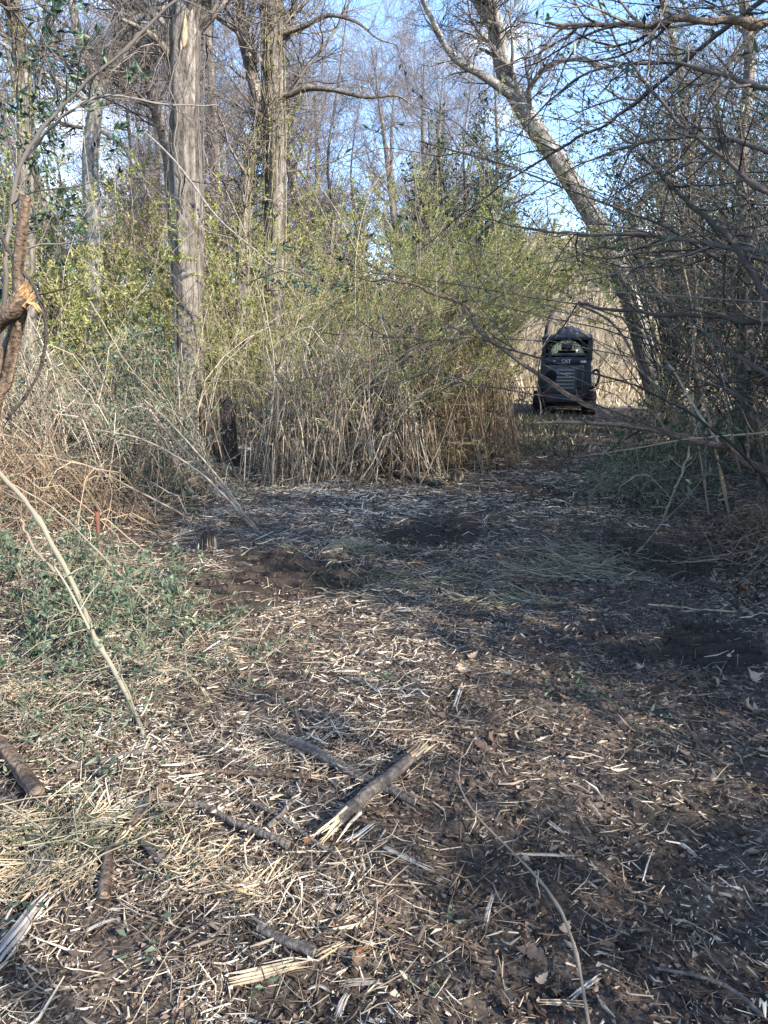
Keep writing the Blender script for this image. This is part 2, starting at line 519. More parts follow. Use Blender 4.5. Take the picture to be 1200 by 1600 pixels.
gx = axis(-3.4, 3.8, 0.030, -900, 900)
gy = axis(1.0, 8.0, 0.025, -400, 1500)
X, Y = np.meshgrid(gx, gy)
Z = hgt(X, Y)
mm, _ = mud(X, Y)
g = Geo()
nx, ny = len(gx), len(gy)
ii = np.arange(ny - 1)[:, None] * nx + np.arange(nx - 1)[None]
ff = np.stack([ii, ii + 1, ii + nx + 1, ii + nx], -1).reshape(-1, 4)
g.add(np.stack([X, Y, Z], -1), ff, np.zeros(nx * ny))
ground = g.build('ground', ground_mat(), smooth_sh=True)
tag(ground, kind='structure')
for nme, val in (('mud', mm * 0.95), ('field', smooth(20.5, 23, Y))):
    a_ = ground.data.attributes.new(nme, 'FLOAT', 'POINT'); a_.data.foreach_set('value', val.ravel().astype(np.float32))


# ------------------------------------------------------------------ growth helpers
def grow(P, R, n, L0, L1, ang, k=5, wig=0.25, bias=(0, 0, 0.25), t0=0.3, t1=1.0, rf=0.55, rmin=0.002, tip=0.35, wpar=None, lfall=0.5):
    """n side shoots springing from the polylines P (m,k,3) with radii R; returns new polylines and radii"""
    m, kp, _ = P.shape
    seg = np.linalg.norm(np.diff(P, axis=1), axis=2).sum(1)
    w = seg if wpar is None else wpar
    par = rng.choice(m, n, p=w / w.sum())
    t = t0 + (t1 - t0) * rng.random(n)
    u = t * (kp - 1); i = np.minimum(u.astype(int), kp - 2); fr = (u - i)[:, None]
    p0 = P[par, i] * (1 - fr) + P[par, i + 1] * fr
    tan = nrm(P[par, i + 1] - P[par, i])
    r0 = R[par, i] * (1 - fr[:, 0]) + R[par, i + 1] * fr[:, 0]
    rd = rng.normal(size=(n, 3))
    perp = nrm(rd - (rd * tan).sum(1, keepdims=True) * tan)
    a = np.radians(ang) * (0.7 + 0.6 * rng.random(n))[:, None]
    d = nrm(np.cos(a) * tan + np.sin(a) * perp)
    ln = (L0 + (L1 - L0) * rng.random(n)) * (1 - lfall * (t - t0) / max(t1 - t0, 1e-6))
    Q = np.zeros((n, k, 3)); Q[:, 0] = p0
    st = (ln / (k - 1))[:, None]
    b = np.array(bias)
    for j in range(1, k):
        d = nrm(d + wig * rng.normal(size=(n, 3)) * 0.6 + b * 0.35)
        Q[:, j] = Q[:, j - 1] + d * st
    rr = np.maximum(r0 * rf, rmin)
    RR = rr[:, None] * np.linspace(1, tip, k)[None]
    return Q, np.maximum(RR, rmin * 0.6)


def points_on(P, n, t0=0.2, t1=1.0, w=None):
    m, k, _ = P.shape
    par = rng.choice(m, n, p=None if w is None else w / w.sum())
    u = (t0 + (t1 - t0) * rng.random(n)) * (k - 1); i = np.minimum(u.astype(int), k - 2); fr = (u - i)[:, None]
    return P[par, i] * (1 - fr) + P[par, i + 1] * fr, nrm(P[par, i + 1] - P[par, i])


def leafdirs(tan, spread=1.0, up=0.2):
    return nrm(tan * 0.5 + spread * rng.normal(size=tan.shape) * 0.7 + np.array([0, 0, up]))


def bark_tube(geo, pts, r0, r1, S=26, n=60, ridge=0.06, flare=0.0, lump=0.05):
    """trunk with furrowed bark as real relief"""
    C = cr(pts, n)
    T = nrm(np.gradient(C, axis=0))
    ref = np.array([0.3, 1, 0.1])
    B = nrm(np.cross(T, ref)); N = np.cross(B, T)
    t = np.linspace(0, 1, n)
    r = r0 + (r1 - r0) * t
    r = r * (1 + flare * np.exp(-t * n / 6.0))
    th = np.arange(S) * 2 * math.pi / S
    TT, HH = np.meshgrid(th, np.linspace(0, np.linalg.norm(np.diff(C, axis=0), axis=1).sum(), n))
    sd = random.random() * 50
    rid = fbm(TT * 3.2 + sd, HH * 1.1 + sd, 0.55, 3, 1) - 0.44
    rid = rid * 0.5 + 0.5 * (np.abs(vnoise(TT * 5 + sd, HH * 2.2, 1.0, 3) - 0.5) - 0.25)
    # wrap the seam
    wgt = smooth(0, 0.8, TT)
    lmp = (vnoise(np.cos(TT) * 0.9 + sd, np.sin(TT) * 0.9 + HH * 0.8, 0.9, 5) - 0.5)
    rad = r[:, None] * (1 + ridge * 4 * rid * wgt + lump * 2 * lmp)
    V = C[:, None] + rad[..., None] * (np.cos(TT)[..., None] * N[:, None] + np.sin(TT)[..., None] * B[:, None])
    i = np.arange(n - 1)[:, None] * S; s = np.arange(S)[None]; s2 = (s + 1) % S
    f = np.stack(np.broadcast_arrays(i + s, i + s2, i + S + s2, i + S + s), -1).reshape(-1, 4)
    geo.add(V, f, np.clip(0.5 + rid * 1.6, 0, 1).ravel())
    return C, r


def resamp(C, r, k):
    idx = np.linspace(0, len(C) - 1, k).round().astype(int)
    return C[idx][None], np.asarray(r)[idx][None]


def grounded(pts):
    """continue a trunk down to the ground below its lowest listed point"""
    p = np.array(pts, float)
    z = float(hgt(p[0, 0], p[0, 1]))
    if p[0, 2] > z + 0.05:
        d = p[0] - p[1]
        d = d / max(-d[2], 1e-3) if d[2] < 0 else np.array([0, 0, -1.0])
        d[:2] = np.clip(d[:2], -.4, .4)
        q = p[0] + d * (p[0, 2] - z + 0.12)
        q[2] = float(hgt(q[0], q[1])) - 0.12
        p = np.vstack([q, p])
    return p


def bare_tree(name, label, pts, r0, r1, limbs=(), n1=10, n2=70, n3=500, L1=(1.6, 3.2), mbark='bark_grey', mtwig='twig_grey', group=None,
              ridge=0.05, S=22, nring=50, t0=0.35, lc=0, lsize=0.06, leafm='leaf_dark', extra=None, tw=0.0035, cat='tree', up=0.25, flare=0.35):
    pts = grounded(pts)
    base = pts[0].copy()
    root = empty(name, base, label, cat, group)
    g = Geo()
    C, r = bark_tube(g, pts, r0, r1, S=S, n=nring, ridge=ridge, flare=flare)
    g.build('trunk', M[mbark], root, True)
    P0, R0 = resamp(C, r, 16)
    LP, LR = [], []
    for (lp, ra, rb) in limbs:
        gl = Geo()
        C2, r2 = bark_tube(gl, lp, ra, rb, S=10, n=26, ridge=ridge * .8, lump=.06)
        gl.build('limb', M[mbark], root, True)
        a_, b_ = resamp(C2, r2, 16)
        LP.append(a_); LR.append(b_)
    PP = np.concatenate([P0] + LP); RR = np.concatenate([R0] + LR)
    g = Geo()
    A, AR = grow(PP, RR, n1, L1[0], L1[1], 55, k=7, wig=.3, bias=(0, 0, up), t0=t0, rf=.30, rmin=.010, tip=.22)
    g.tubes(A, AR, 5)
    BB, BR = grow(A, AR, n2, L1[0] * .45, L1[1] * .5, 50, k=6, wig=.33, bias=(0, 0, up * .7), t0=.15, rf=.5, rmin=.004, tip=.3)
    g.tubes(BB, BR, 4)
    if limbs:
        lp = np.concatenate(LP); lr = np.concatenate(LR)
        B2, B2R = grow(lp, lr, n2 // 2, L1[0] * .4, L1[1] * .5, 55, k=6, wig=.33, bias=(0, 0, up * .7), t0=.1, rf=.16, rmin=.005, tip=.3)
        g.tubes(B2, B2R, 4)
        BB = np.concatenate([BB, B2]); BR = np.concatenate([BR, B2R])
    g.build('branches', M[mtwig], root, True)
    g = Geo()
    CC, CRr = grow(BB, BR, n3, .35, 1.1, 45, k=3, wig=.3, bias=(0, 0, up * .5), t0=.1, rf=.6, rmin=tw, tip=.5)
    g.tubes(CC, CRr, 3)
    tg = g.build('twigs', M[mtwig], root)
    if lc:
        g = Geo()
        p, t = points_on(CC, lc)
        g.leaves(p, leafdirs(t), lsize * (.6 + .8 * rng.random(lc)), lsize * .45)
        g.build('crown', M[leafm], root)
    return root, PP, RR


def path(Y0, pts, Y1=None):
    """list of (px, py) at depths running from Y0 to Y1"""
    n = len(pts)
    Y1 = Y0 if Y1 is None else Y1
    return [at(p[0], p[1], Y0 + (Y1 - Y0) * i / max(n - 1, 1)) for i, p in enumerate(pts)]


def vines_on(root, C, r, n, name='vine', lo=0.0, hi=1.0, leaf=0, mt='vine'):
    """creeper strands clinging round a trunk"""
    g = Geo()
    m = len(C)
    T = nrm(np.gradient(C, axis=0)); B = nrm(np.cross(T, np.array([.3, 1, .1]))); N = np.cross(B, T)
    k = 18
    Q = np.zeros((n, k, 3)); RR = np.zeros((n, k))
    for q in range(n):
        a0 = random.random() * 6.28; s0 = lo + (hi - lo) * random.random() * .6; s1 = min(hi, s0 + .3 + .5 * random.random())
        u = np.linspace(s0, s1, k) * (m - 1); i = np.minimum(u.astype(int), m - 2); f = (u - i)[:, None]
        c = C[i] * (1 - f) + C[i + 1] * f
        rr = r[i] * (1.04 + .22 * rng.random(k))
        a = a0 + np.cumsum(rng.normal(size=k) * .16)
        Q[q] = c + rr[:, None] * (np.cos(a)[:, None] * N[i] + np.sin(a)[:, None] * B[i])
        RR[q] = .003 + .007 * random.random() ** 2
    g.tubes(Q, RR, 4)
    # short shaggy side shoots
    S_, SR = grow(Q, RR, n * 9, .12, .5, 60, k=4, wig=.4, bias=(0, 0, .1), t0=0, rf=.6, rmin=.003)
    g.tubes(S_, SR, 3)
    g.build(name, M[mt], root, True)
    if leaf:
        g = Geo(); p, t = points_on(S_, leaf)
        g.leaves(p, leafdirs(t), .05 + .04 * rng.random(leaf), .025)
        g.build('vine_leaves', M['leaf_olive'], root)


# ------------------------------------------------------------------ prominent trees
T1 = path(13, [(297, 640), (294, 450), (291, 300), (289, 150), (292, 10), (297, -160)])
root, PP, RR = bare_tree('oak_tree', 'thick straight grey oak trunk with a yellow torn scar near the top', T1, .262, .235,
    limbs=[(path(13, [(272, 105), (252, 70), (225, 48), (190, 30)], 12.5), .07, .03),
           (path(13, [(312, 40), (345, 6), (380, -40)], 13), .09, .05)],
    n1=14, n2=160, n3=1800, t0=.72, ridge=.10, S=44, nring=150)
g = Geo()
for (x0, x1, y0, y1) in ((284, 293, 26, 74), (287, 291, 12, 50), (282, 287, 45, 78)):
    c = cr(path(12.745, [((x0 + x1) / 2 + 1, y0), ((x0 + x1) / 2, (y0 + y1) / 2), ((x0 + x1) / 2 - 2, y1)]), 12)
    g.tubes(c, (x1 - x0) / 2 * 13 / F_PX * np.array([.15, .4, .6, .7, .75, .8, .9, 1, 1, .9, .7, .3]), 7)
tag(g.build('scar', M['wood_pale'], root), 'yellow strip of torn bare wood')
vines_on(root, cr(grounded(T1), 60), np.linspace(.268, .24, 60), 22, lo=.1, hi=.9, mt='twig_grey')

T2 = path(15, [(430, 640), (427, 420), (430, 260), (427, 120), (424, 0), (420, -150)])
root, PP, RR = bare_tree('vine_covered_tree', 'shaggy twin trunk wrapped in pale dry creeper beside the thick oak', T2, .20, .16,
    limbs=[(path(15, [(414, 215), (402, 150), (388, 90), (374, 20), (366, -80)]), .13, .10),
           (path(15, [(374, 640), (378, 420), (383, 300), (396, 235), (418, 180)]), .12, .12),
           (path(15, [(442, 52), (478, 40), (512, 24), (556, 34), (590, 60), (620, 70)], 14.4), .055, .007),
           (path(15, [(446, 148), (480, 138), (520, 140), (572, 152), (620, 150), (650, 170)], 14.6), .07, .007)],
    n1=18, n2=200, n3=2200, t0=.55, ridge=.09, S=30, nring=110)
vines_on(root, cr(grounded(T2), 60), np.linspace(.21, .17, 60), 40, lo=.1, hi=.95, leaf=1200)
vines_on(root, cr(path(15, [(374, 640), (378, 420), (383, 300), (396, 235), (418, 180)]), 40), np.full(40, .135), 26, lo=.0, hi=1, leaf=900)

T3 = path(17, [(150, 520), (144, 330), (141, 250), (150, 160), (148, 130)])
bare_tree('hollow_tree', 'pale forked tree with a dark knot hole under its fork', T3, .19, .15,
    limbs=[(path(17, [(149, 150), (140, 100), (122, 60), (108, -20)], 16), .10, .07),
           (path(17, [(152, 150), (180, 105), (212, 62), (262, 8), (300, -30)], 17.5), .10, .05),
           (path(17, [(150, 168), (112, 140), (60, 108), (0, 66)], 16), .075, .035),
           (path(17, [(160, 205), (190, 225), (212, 262), (240, 320)], 16.5), .06, .03)],
    n1=18, n2=220, n3=2400, t0=.7, ridge=.07, mbark='bark_pale', S=24, nring=60, L1=(1.2, 2.6), lc=160, lsize=.12)
g = Geo()
hp = at(148, 226, 16.83)
th = np.linspace(0, 2 * math.pi, 13)[:-1]
for rr_, yy in ((.085, 0), (.06, -.03), (.045, .05)):
    pass
ring0 = [hp + np.array([.055 * math.cos(a), -.02, .085 * math.sin(a)]) for a in th]
ring1 = [hp + np.array([.035 * math.cos(a), -.035, .06 * math.sin(a)]) for a in th]
ring2 = [hp + np.array([.03 * math.cos(a), .03, .05 * math.sin(a)]) for a in th]
g.add(ring0 + ring1 + ring2, [(12 * j + i, 12 * j + (i + 1) % 12, 12 * (j + 1) + (i + 1) % 12, 12 * (j + 1) + i) for j in (0, 1) for i in range(12)], .7)
hollow = [o for o in bpy.data.objects if o.name == 'hollow_tree'][0]
g.build('knot_rim', M['bark_pale'], hollow)
g = Geo(); g.add(ring2 + [hp + np.array([0, .03, 0])], [(i, (i + 1) % 12, 12) for i in range(12)], .0)
g.build('knot_hole', M['wood_dark'], hollow)

T4 = path(12, [(44, 520), (41, 330), (39, 220), (36, 120), (20, 10), (8, -90)])
root, PP, RR = bare_tree('ivy_tree', 'slim upright tree with ragged creeper close to the photo edge', T4, .12, .10,
    n1=14, n2=140, n3=1400, t0=.5, S=18, nring=60, L1=(1, 2.2), lc=500, lsize=.07)
vines_on(root, cr(grounded(T4), 60), np.linspace(.125, .1, 60), 16, lo=.2, hi=1, leaf=700)

T5 = path(18, [(285, 520), (270, 330), (262, 240), (243, 165), (216, 72), (186, -40)])
bare_tree('curved_tree', 'slender grey trunk curving away from the oak towards the knot hole tree', T5, .15, .12,
    limbs=[(path(18, [(240, 150), (232, 110), (255, 60), (300, 30)]), .06, .03)], n1=16, n2=170, n3=1800, t0=.5, S=18, nring=50)

T6 = path(20.5, [(1020, 600), (988, 480), (948, 380), (884, 270), (818, 172), (788, 112), (776, 50), (760, -20), (745, -110)], 18.5)
root, PP, RR = bare_tree('leaning_tree', 'pale leaning trunk rising over the parked machine', T6, .27, .17,
    limbs=[(path(19.3, [(798, 148), (752, 116), (722, 100), (700, 78), (680, 40), (655, -10)], 18.4), .12, .05),
           (path(18.98, [(774, 46), (748, 8), (728, -30)], 18.5), .13, .08),
           (path(19.45, [(812, 166), (850, 108), (905, 92), (960, 112)], 18), .07, .04),
           (path(19.15, [(780, 92), (760, 80), (750, 76)], 18.9), .05, .03)],
    n1=12, n2=150, n3=1800, t0=.45, ridge=.05, mbark='bark_pale', S=30, nring=120, lc=300, lsize=.06, leafm='leaf_olive', flare=.2)
vines_on(root, cr(T6[1:5], 50), np.linspace(.27, .22, 50), 18, lo=0, hi=1, leaf=900)

bare_tree('crooked_sapling', 'thin grey trunk slanting just behind the machine roof', path(23, [(850, 600), (862, 500), (905, 430), (960, 390), (1010, 300)]), .17, .07, n1=10, n2=50, n3=350, t0=.3, S=14, nring=40, L1=(1, 2))
bare_tree('slender_tree', 'slim bare tree standing between the thick oak and the twin trunk', path(21, [(345, 560), (342, 400), (338, 250), (330, 120), (318, -30)]), .11, .08, n1=14, n2=90, n3=800, t0=.25, S=14, nring=40, mtwig='twig_far')
bare_tree('thin_tree', 'thin dark bare tree just beyond the far side of the twin trunk', path(22, [(500, 520), (520, 360), (512, 250), (530, 120), (545, 0)]), .065, .02, n1=16, n2=100, n3=900, t0=.25, S=14, nring=40, mtwig='twig_far')
bare_tree('pale_tree', 'slim bare tree seen through the tangled branches on the thicket side', path(15, [(1090, 520), (1085, 350), (1070, 200), (1060, 100), (1030, -20)]), .09, .06, n1=12, n2=70, n3=500, t0=.3, S=16, nring=40, L1=(1, 2.2))
bare_tree('thicket_tree', 'dark slim trunk at the thicket edge beside the photo border', path(10, [(1160, 640), (1168, 450), (1160, 250), (1172, 80), (1150, -60)]), .10, .06, n1=12, n2=70, n3=600, t0=.25, S=16, nring=40, L1=(1, 2.2), mtwig='twig_dark', mbark='bark_grey')

# distant bare wood: four kinds of tree, copied
rng = np.random.default_rng(21); random.seed(21)
protos = []
far_spots = []
far_n = {}
for j in range(4):
    x, y = [(-9, 27), (-4.5, 30), (1.5, 31), (15, 33)][j]
    z = float(hgt(x, y))
    lean = rng.normal(size=2) * .5
    p, _, _ = bare_tree('distant_tree', ['bare far tree nearest behind the slim ivy tree', 'bare far tree nearest behind the thick oak', 'bare far tree nearest behind the olive brush', 'bare far tree deep behind the thicket'][j], [(x, y, z - .1), (x + lean[0] * .3, y, z + 3), (x + lean[0], y + lean[1], z + 7), (x + lean[0] * 1.5, y, z + 11)],
                        .13 + .04 * j, .010, n1=26, n2=300, n3=3400, t0=.22, L1=(2, 4.5), S=12, nring=30, mbark='bark_grey', mtwig='twig_far', group='distant bare trees of the far wood', tw=.0045)
    protos.append(p)
for i in range(42):
    x = -24 + 44 * rng.random() if i > 20 else -19 + i * 1.15 + rng.normal() * .5
    y = 25 + 16 * rng.random()
    if 4.0 < x * 24 / y < 9.8:
        continue
    z = float(hgt(x, y))
    far_spots.append((x, y))
    px_ = 600 + F_PX * x / y
    gap = [(40, 'beyond the slim ivy tree at the photo edge'), (145, 'between slim ivy tree and knot hole tree'), (215, 'just past the knot hole tree'), (300, 'behind the thick oak trunk'), (400, 'between thick oak and twin trunk'),
           (480, 'just past the twin trunk'), (560, 'behind the olive brush near the twin trunk'), (640, 'behind the olive brush in mid picture'), (780, 'beside the rounded evergreen'), (900, 'under the leaning trunk'), (9999, 'behind the thicket')]
    lb_ = next(g_ for lim, g_ in gap if px_ < lim)
    far_n[lb_] = far_n.get(lb_, 0) + 1
    which = ['bare grey tree of the far wood ', 'another bare far tree ', 'third bare far tree ', 'fourth bare far tree ', 'fifth bare far tree ', 'sixth bare far tree '][min(far_n[lb_], 6) - 1]
    copy_tree(protos[i % 4], (x, y, z - .1), rng.random() * 6.28, .7 + .5 * rng.random(), which + lb_)


# ------------------------------------------------------------------ evergreen trees
rng = np.random.default_rng(22); random.seed(22)


def evergreen(name, label, base, H, W, nclump, nleaf, ls, mleaf='leaf_dark', group=None, z0=.15, lean=(0, 0), stems=3, cat='tree'):
    base = np.array([base[0], base[1], float(hgt(base[0], base[1])) - .08])
    root = empty(name, base, label, cat, group)
    g = Geo(); LP = []; LR = []
    for s in range(stems):
        a = rng.random() * 6.28; off = np.array([math.cos(a), math.sin(a), 0]) * W * .12 * rng.random()
        top = base + np.array([lean[0], lean[1], H * (.8 + .15 * rng.random())]) + np.array([math.cos(a), math.sin(a), 0]) * W * .25 * rng.random()
        c = cr([base + off * .3, base + off + np.array([0, 0, H * .3]), top], 12)
        r = np.linspace(.035 + H * .006, .015, 12)
        LP.append(c); LR.append(r)
    LP = np.array(LP); LR = np.array(LR)
    g.tubes(LP, LR, 7)
    g.build('trunk', M['bark_grey'], root, True)
    u = nrm(rng.normal(size=(nclump, 3))); rad = (.35 + .65 * rng.random(nclump) ** .6)
    zc = z0 + (1 - z0) * (.5 + .5 * u[:, 2] * rad)
    prof = np.sin(np.clip((zc - z0 * .5) / (1 - z0 * .5), 0, 1) * math.pi) ** .55
    hd = np.hypot(u[:, 0], u[:, 1]) + 1e-6
    cc = base + np.stack([u[:, 0] / hd * rad * prof * W / 2 + lean[0] * zc, u[:, 1] / hd * rad * prof * W / 2 + lean[1] * zc, zc * H], 1)
    # limbs to the clumps
    g = Geo()
    k = 6
    Q = np.zeros((nclump, k, 3)); s = rng.integers(0, stems, nclump)
    for i in range(nclump):
        b = LP[s[i], min(11, max(1, int(zc[i] * 9) - 2))]
        mid = (b + cc[i]) / 2 + rng.normal(size=3) * W * .04 - np.array([0, 0, W * .04])
        Q[i] = cr([b, mid, cc[i]], k)
    g.tubes(Q, np.linspace(.016, .006, k)[None].repeat(nclump, 0) * (H / 6) ** .5, 4)
    S_, SR = grow(Q, np.full((nclump, k), .006), nclump * 6, W * .06, W * .16, 50, k=4, t0=.4, rf=.8, rmin=.003)
    g.tubes(S_, SR, 3)
    g.build('branches', M['twig_dark'], root, True)
    g = Geo()
    p, t = points_on(S_, nleaf)
    p = p + rng.normal(size=p.shape) * W * .025
    g.leaves(p, leafdirs(t, 1, .1), ls * (.6 + .8 * rng.random(nleaf)), ls * (.3 + .25 * rng.random(nleaf)))
    g.build('crown', M[mleaf], root)
    return root


evergreen('evergreen_tree', 'rounded dark evergreen tree rising behind the olive brush', (2.3, 24), 9.2, 4.8, 130, 13000, .13, 'leaf_dark')
evergreen('evergreen_tree', 'small evergreen beside the twin trunk, in the gap below the sky', (-1.4, 26), 7.0, 3.4, 80, 6000, .13, 'leaf_dark')
evergreen('evergreen_tree', 'tall evergreen with pale tips beside the leaning trunk', (6.3, 16.5), 8.5, 4.6, 130, 11000, .085, 'leaf_green')
evergreen('evergreen_tree', 'broad evergreen filling the corner behind the tangled branches', (9.0, 15.0), 9.5, 5.5, 150, 12000, .09, 'leaf_dark')
evergreen('evergreen_tree', 'dense low evergreen behind the thicket stems', (6.8, 12.0), 5.0, 4.0, 100, 9000, .07, 'leaf_green')
evergreen('evergreen_tree', 'dark evergreen on the far bank next to the slim ivy tree', (-9.5, 18), 7.2, 4.5, 90, 7000, .10, 'leaf_green')

# unseen evergreens added beside and behind the viewer to shade the clearing
sh = evergreen('shade_tree', 'unseen evergreen added to shade the clearing', (7.0, -4.6), 7.2, 4.8, 150, 5600, .15, 'leaf_dark', group='unseen evergreens added for shade', z0=.05, stems=4)
for (x, y, sc_) in ((5.4, 1.9, .95), (5.0, -0.9, .36), (4.4, 0.6, .40), (4.9, 1.7, .44), (3.7, -0.6, .33), (5.7, 0.5, .64), (8.6, 1.2, 1.0), (9.5, 4.2, .9), (12.0, 9.5, .9), (13.5, 14, 1.0), (6.2, 4.6, .74), (6.9, 6.6, .76), (7.6, 8.2, .72)):
    copy_tree(sh, (x, y, float(hgt(x, y)) - .1), rng.random() * 6.28, sc_)


# ------------------------------------------------------------------ brush clumps
def hollow_at(p):
    """gap cleared under the canes, shaped so that it lies dark in shade"""
    return ((p[:, 0] + 2.0 + .0 * p[:, 1]) / .30) ** 2 + ((p[:, 1] - 9.2) / 1.1) ** 2 + ((p[:, 2] - .5) / .68) ** 2 < 1


def corridor(p):
    """the strip the machine has mown clear on its way to where it stands"""
    e = .186 + .05 * (vnoise(p[:, 1], p[:, 2], .35, 2) - .6)
    return (p[:, 0] > e * p[:, 1]) & (p[:, 0] < .36 * p[:, 1]) & (p[:, 2] < 1.45 + .05 * p[:, 1])


def clump(name, label, base, n, H, spread, lean=(0, 0), r=.006, k=7, nt=4, nleaf=2000, ls=.04, lw=.22, mcane='cane', mleaf='leaf_olive', bx=.6, by=.5, droop=.25,
          hvar=.5, t0=.45, group=None, cat='shrub', tl=(.2, .7)):
    bx_, by_ = base
    z = float(hgt(bx_, by_))
    root = empty(name, (bx_, by_, z), label, cat, group)
    p0 = np.stack([bx_ + bx * rng.normal(size=n), by_ + by * rng.normal(size=n), np.zeros(n)], 1)
    p0[:, 2] = hgt(p0[:, 0], p0[:, 1]) - .03
    d = np.stack([spread * rng.normal(size=n) + lean[0], spread * rng.normal(size=n) + lean[1], np.ones(n)], 1)
    d[:, :2] += (p0[:, :2] - np.array(base)) * .12
    d = nrm(d)
    L = H * (1 - hvar * rng.random(n) ** 1.3)
    P = np.zeros((n, k, 3)); P[:, 0] = p0
    st = (L / (k - 1))[:, None]
    side = rng.normal(size=(n, 3)) * .08
    for j in range(1, k):
        dd = d.copy()
        dd[:, :2] += np.array(lean) * .10 * j
        dd[:, 2] -= droop * (j / k) ** 2 * rng.random(n)
        d = nrm(dd + rng.normal(size=(n, 3)) * .09 + side)
        P[:, j] = P[:, j - 1] + d * st
    kp = (np.ones(n, bool) if base[1] > 21 else ~(corridor(P.reshape(-1, 3)) | hollow_at(P.reshape(-1, 3))).reshape(n, k).any(1)); P = P[kp]; n = len(P)
    rr = r * (.45 + 1.0 * rng.random(n) ** 2)
    g = Geo()
    g.tubes(P, rr[:, None] * np.linspace(1, .35, k)[None], 4 if r > .006 else 3)
    g.build('canes', M[mcane], root, True)
    Q, QR = grow(P, rr[:, None] * np.linspace(1, .35, k)[None], n * nt, tl[0], tl[1], 40, k=3, wig=.3, bias=(lean[0] * .3, lean[1] * .3, .1), t0=t0 * .8, rf=.6, rmin=.0016, lfall=.3)
    kp = (np.ones(len(Q), bool) if base[1] > 21 else ~(corridor(Q.reshape(-1, 3)) | hollow_at(Q.reshape(-1, 3))).reshape(len(Q), -1).any(1)); Q, QR = Q[kp], QR[kp]
    g = Geo(); g.tubes(Q, QR, 3)
    g.build('twigs', M[mcane], root)
    if nleaf:
        g = Geo()
        p, t = points_on(Q, nleaf)
        g.leaves(p, leafdirs(t, .8, .15), ls * (.5 + rng.random(nleaf)), ls * lw * (.7 + .6 * rng.random(nleaf)))
        g.build('foliage', M[mleaf], root)
    return root


rng = np.random.default_rng(23); random.seed(23)
# central feathery bush, arching over towards the machine
CB = [
    ('cane_bush', 'grey cane clump around the dark hollow beside the green mound', (-2.15, 10.0), 60, 2.5, .16, (.05, 0), .008, 1500, 'leaf_olive'),
    ('cane_bush', 'upright bare cane clump just beside the dark hollow', (-1.4, 9.8), 80, 3.0, .14, (.12, 0), .008, 4500, 'leaf_olive'),
    ('cane_bush', 'tall cane clump in the middle, fanning over the path', (-.55, 9.9), 110, 3.6, .16, (.28, 0), .008, 9000, 'leaf_olive'),
    ('cane_bush', 'leaning cane clump under the feathery olive top', (.25, 10.4), 110, 3.8, .16, (.30, .02), .008, 12000, 'leaf_olive'),
    ('cane_bush', 'brown cane clump beneath the bright olive leaves near the path', (1.0, 11.2), 100, 3.8, .17, (.25, 0), .007, 12000, 'leaf_olive'),
    ('cane_bush', 'thin cane clump at the path edge nearest the machine', (1.35, 13.0), 90, 3.6, .16, (.10, 0), .007, 12000, 'leaf_olive'),
]
for (nm, lb, bs, n, H, sp, ln, r, nl, ml) in CB:
    clump(nm, lb, bs, int(n * .85), H, sp * 2.1, (ln[0] * 1.35, ln[1]), r, nleaf=nl, ls=.050, lw=.2, mleaf=ml, bx=.45, by=.5, nt=7, t0=.38)
FB = [
    ('olive_bush', 'bright olive feathery bush top right of the twin trunk', (-.6, 13.5), 70, 5.0, .14, (.10, 0), 15000),
    ('olive_bush', 'bright olive feathery bush in the middle of the picture', (.7, 14.0), 80, 5.2, .15, (.12, 0), 18000),
    ('olive_bush', 'yellow green feathery bush arching beside the machine', (1.75, 15.2), 90, 4.9, .16, (.10, 0), 17000),
    ('olive_bush', 'yellow green bush low beside the machine cab', (2.25, 18.2), 70, 4.4, .14, (.04, 0), 12000),
    ('olive_bush', 'olive bush at the foot of the twin trunk', (-2.0, 13.2), 70, 4.0, .15, (.05, 0), 11000),
]
for (nm, lb, bs, n, H, sp, ln, nl) in FB:
    clump(nm, lb, bs, n, H * 1.1, sp * 1.25, ln, .007, nleaf=int(nl * 1.15), ls=.06, lw=.22, mleaf='leaf_olive', mcane='cane', bx=.6, by=.6, nt=6, t0=.25, tl=(.3, .8))

# sunlit understorey on the far bank, left
UB = [
    ('understorey_bush', 'yellowish understorey bush behind the snapped stem', (-6.6, 12.5), 4.4), ('understorey_bush', 'yellowish understorey bush beneath the slim ivy tree', (-5.6, 14.5), 4.6),
    ('understorey_bush', 'tan leafy bush beneath the knot hole tree', (-6.8, 17.0), 5.0), ('understorey_bush', 'tan leafy bush between knot hole tree and thick oak', (-4.9, 15.4), 4.2),
    ('understorey_bush', 'tan leafy bush close behind the thick oak trunk', (-3.7, 15.6), 4.4), ('understorey_bush', 'olive tan bush between the thick oak and the twin trunk', (-2.8, 16.6), 4.4),
    ('understorey_bush', 'tan leafy bush behind the twin trunk', (-1.5, 17.5), 4.8), ('understorey_bush', 'tan leafy bush at the far photo edge behind the others', (-8.6, 15.0), 5.0),
    ('understorey_bush', 'pale leafy bush in the gap behind the middle brush', (.5, 19.0), 5.2),
]
for i, (nm, lb, bs, H) in enumerate(UB):
    clump(nm, lb, bs, 55, H, .2, (0, 0), .008, nleaf=8500, ls=.075, lw=.36, mleaf='leaf_tan' if i % 3 == 2 else 'leaf_olive', mcane='cane', bx=.9, by=.8, nt=6, t0=.12, tl=(.3, .9), hvar=.75)

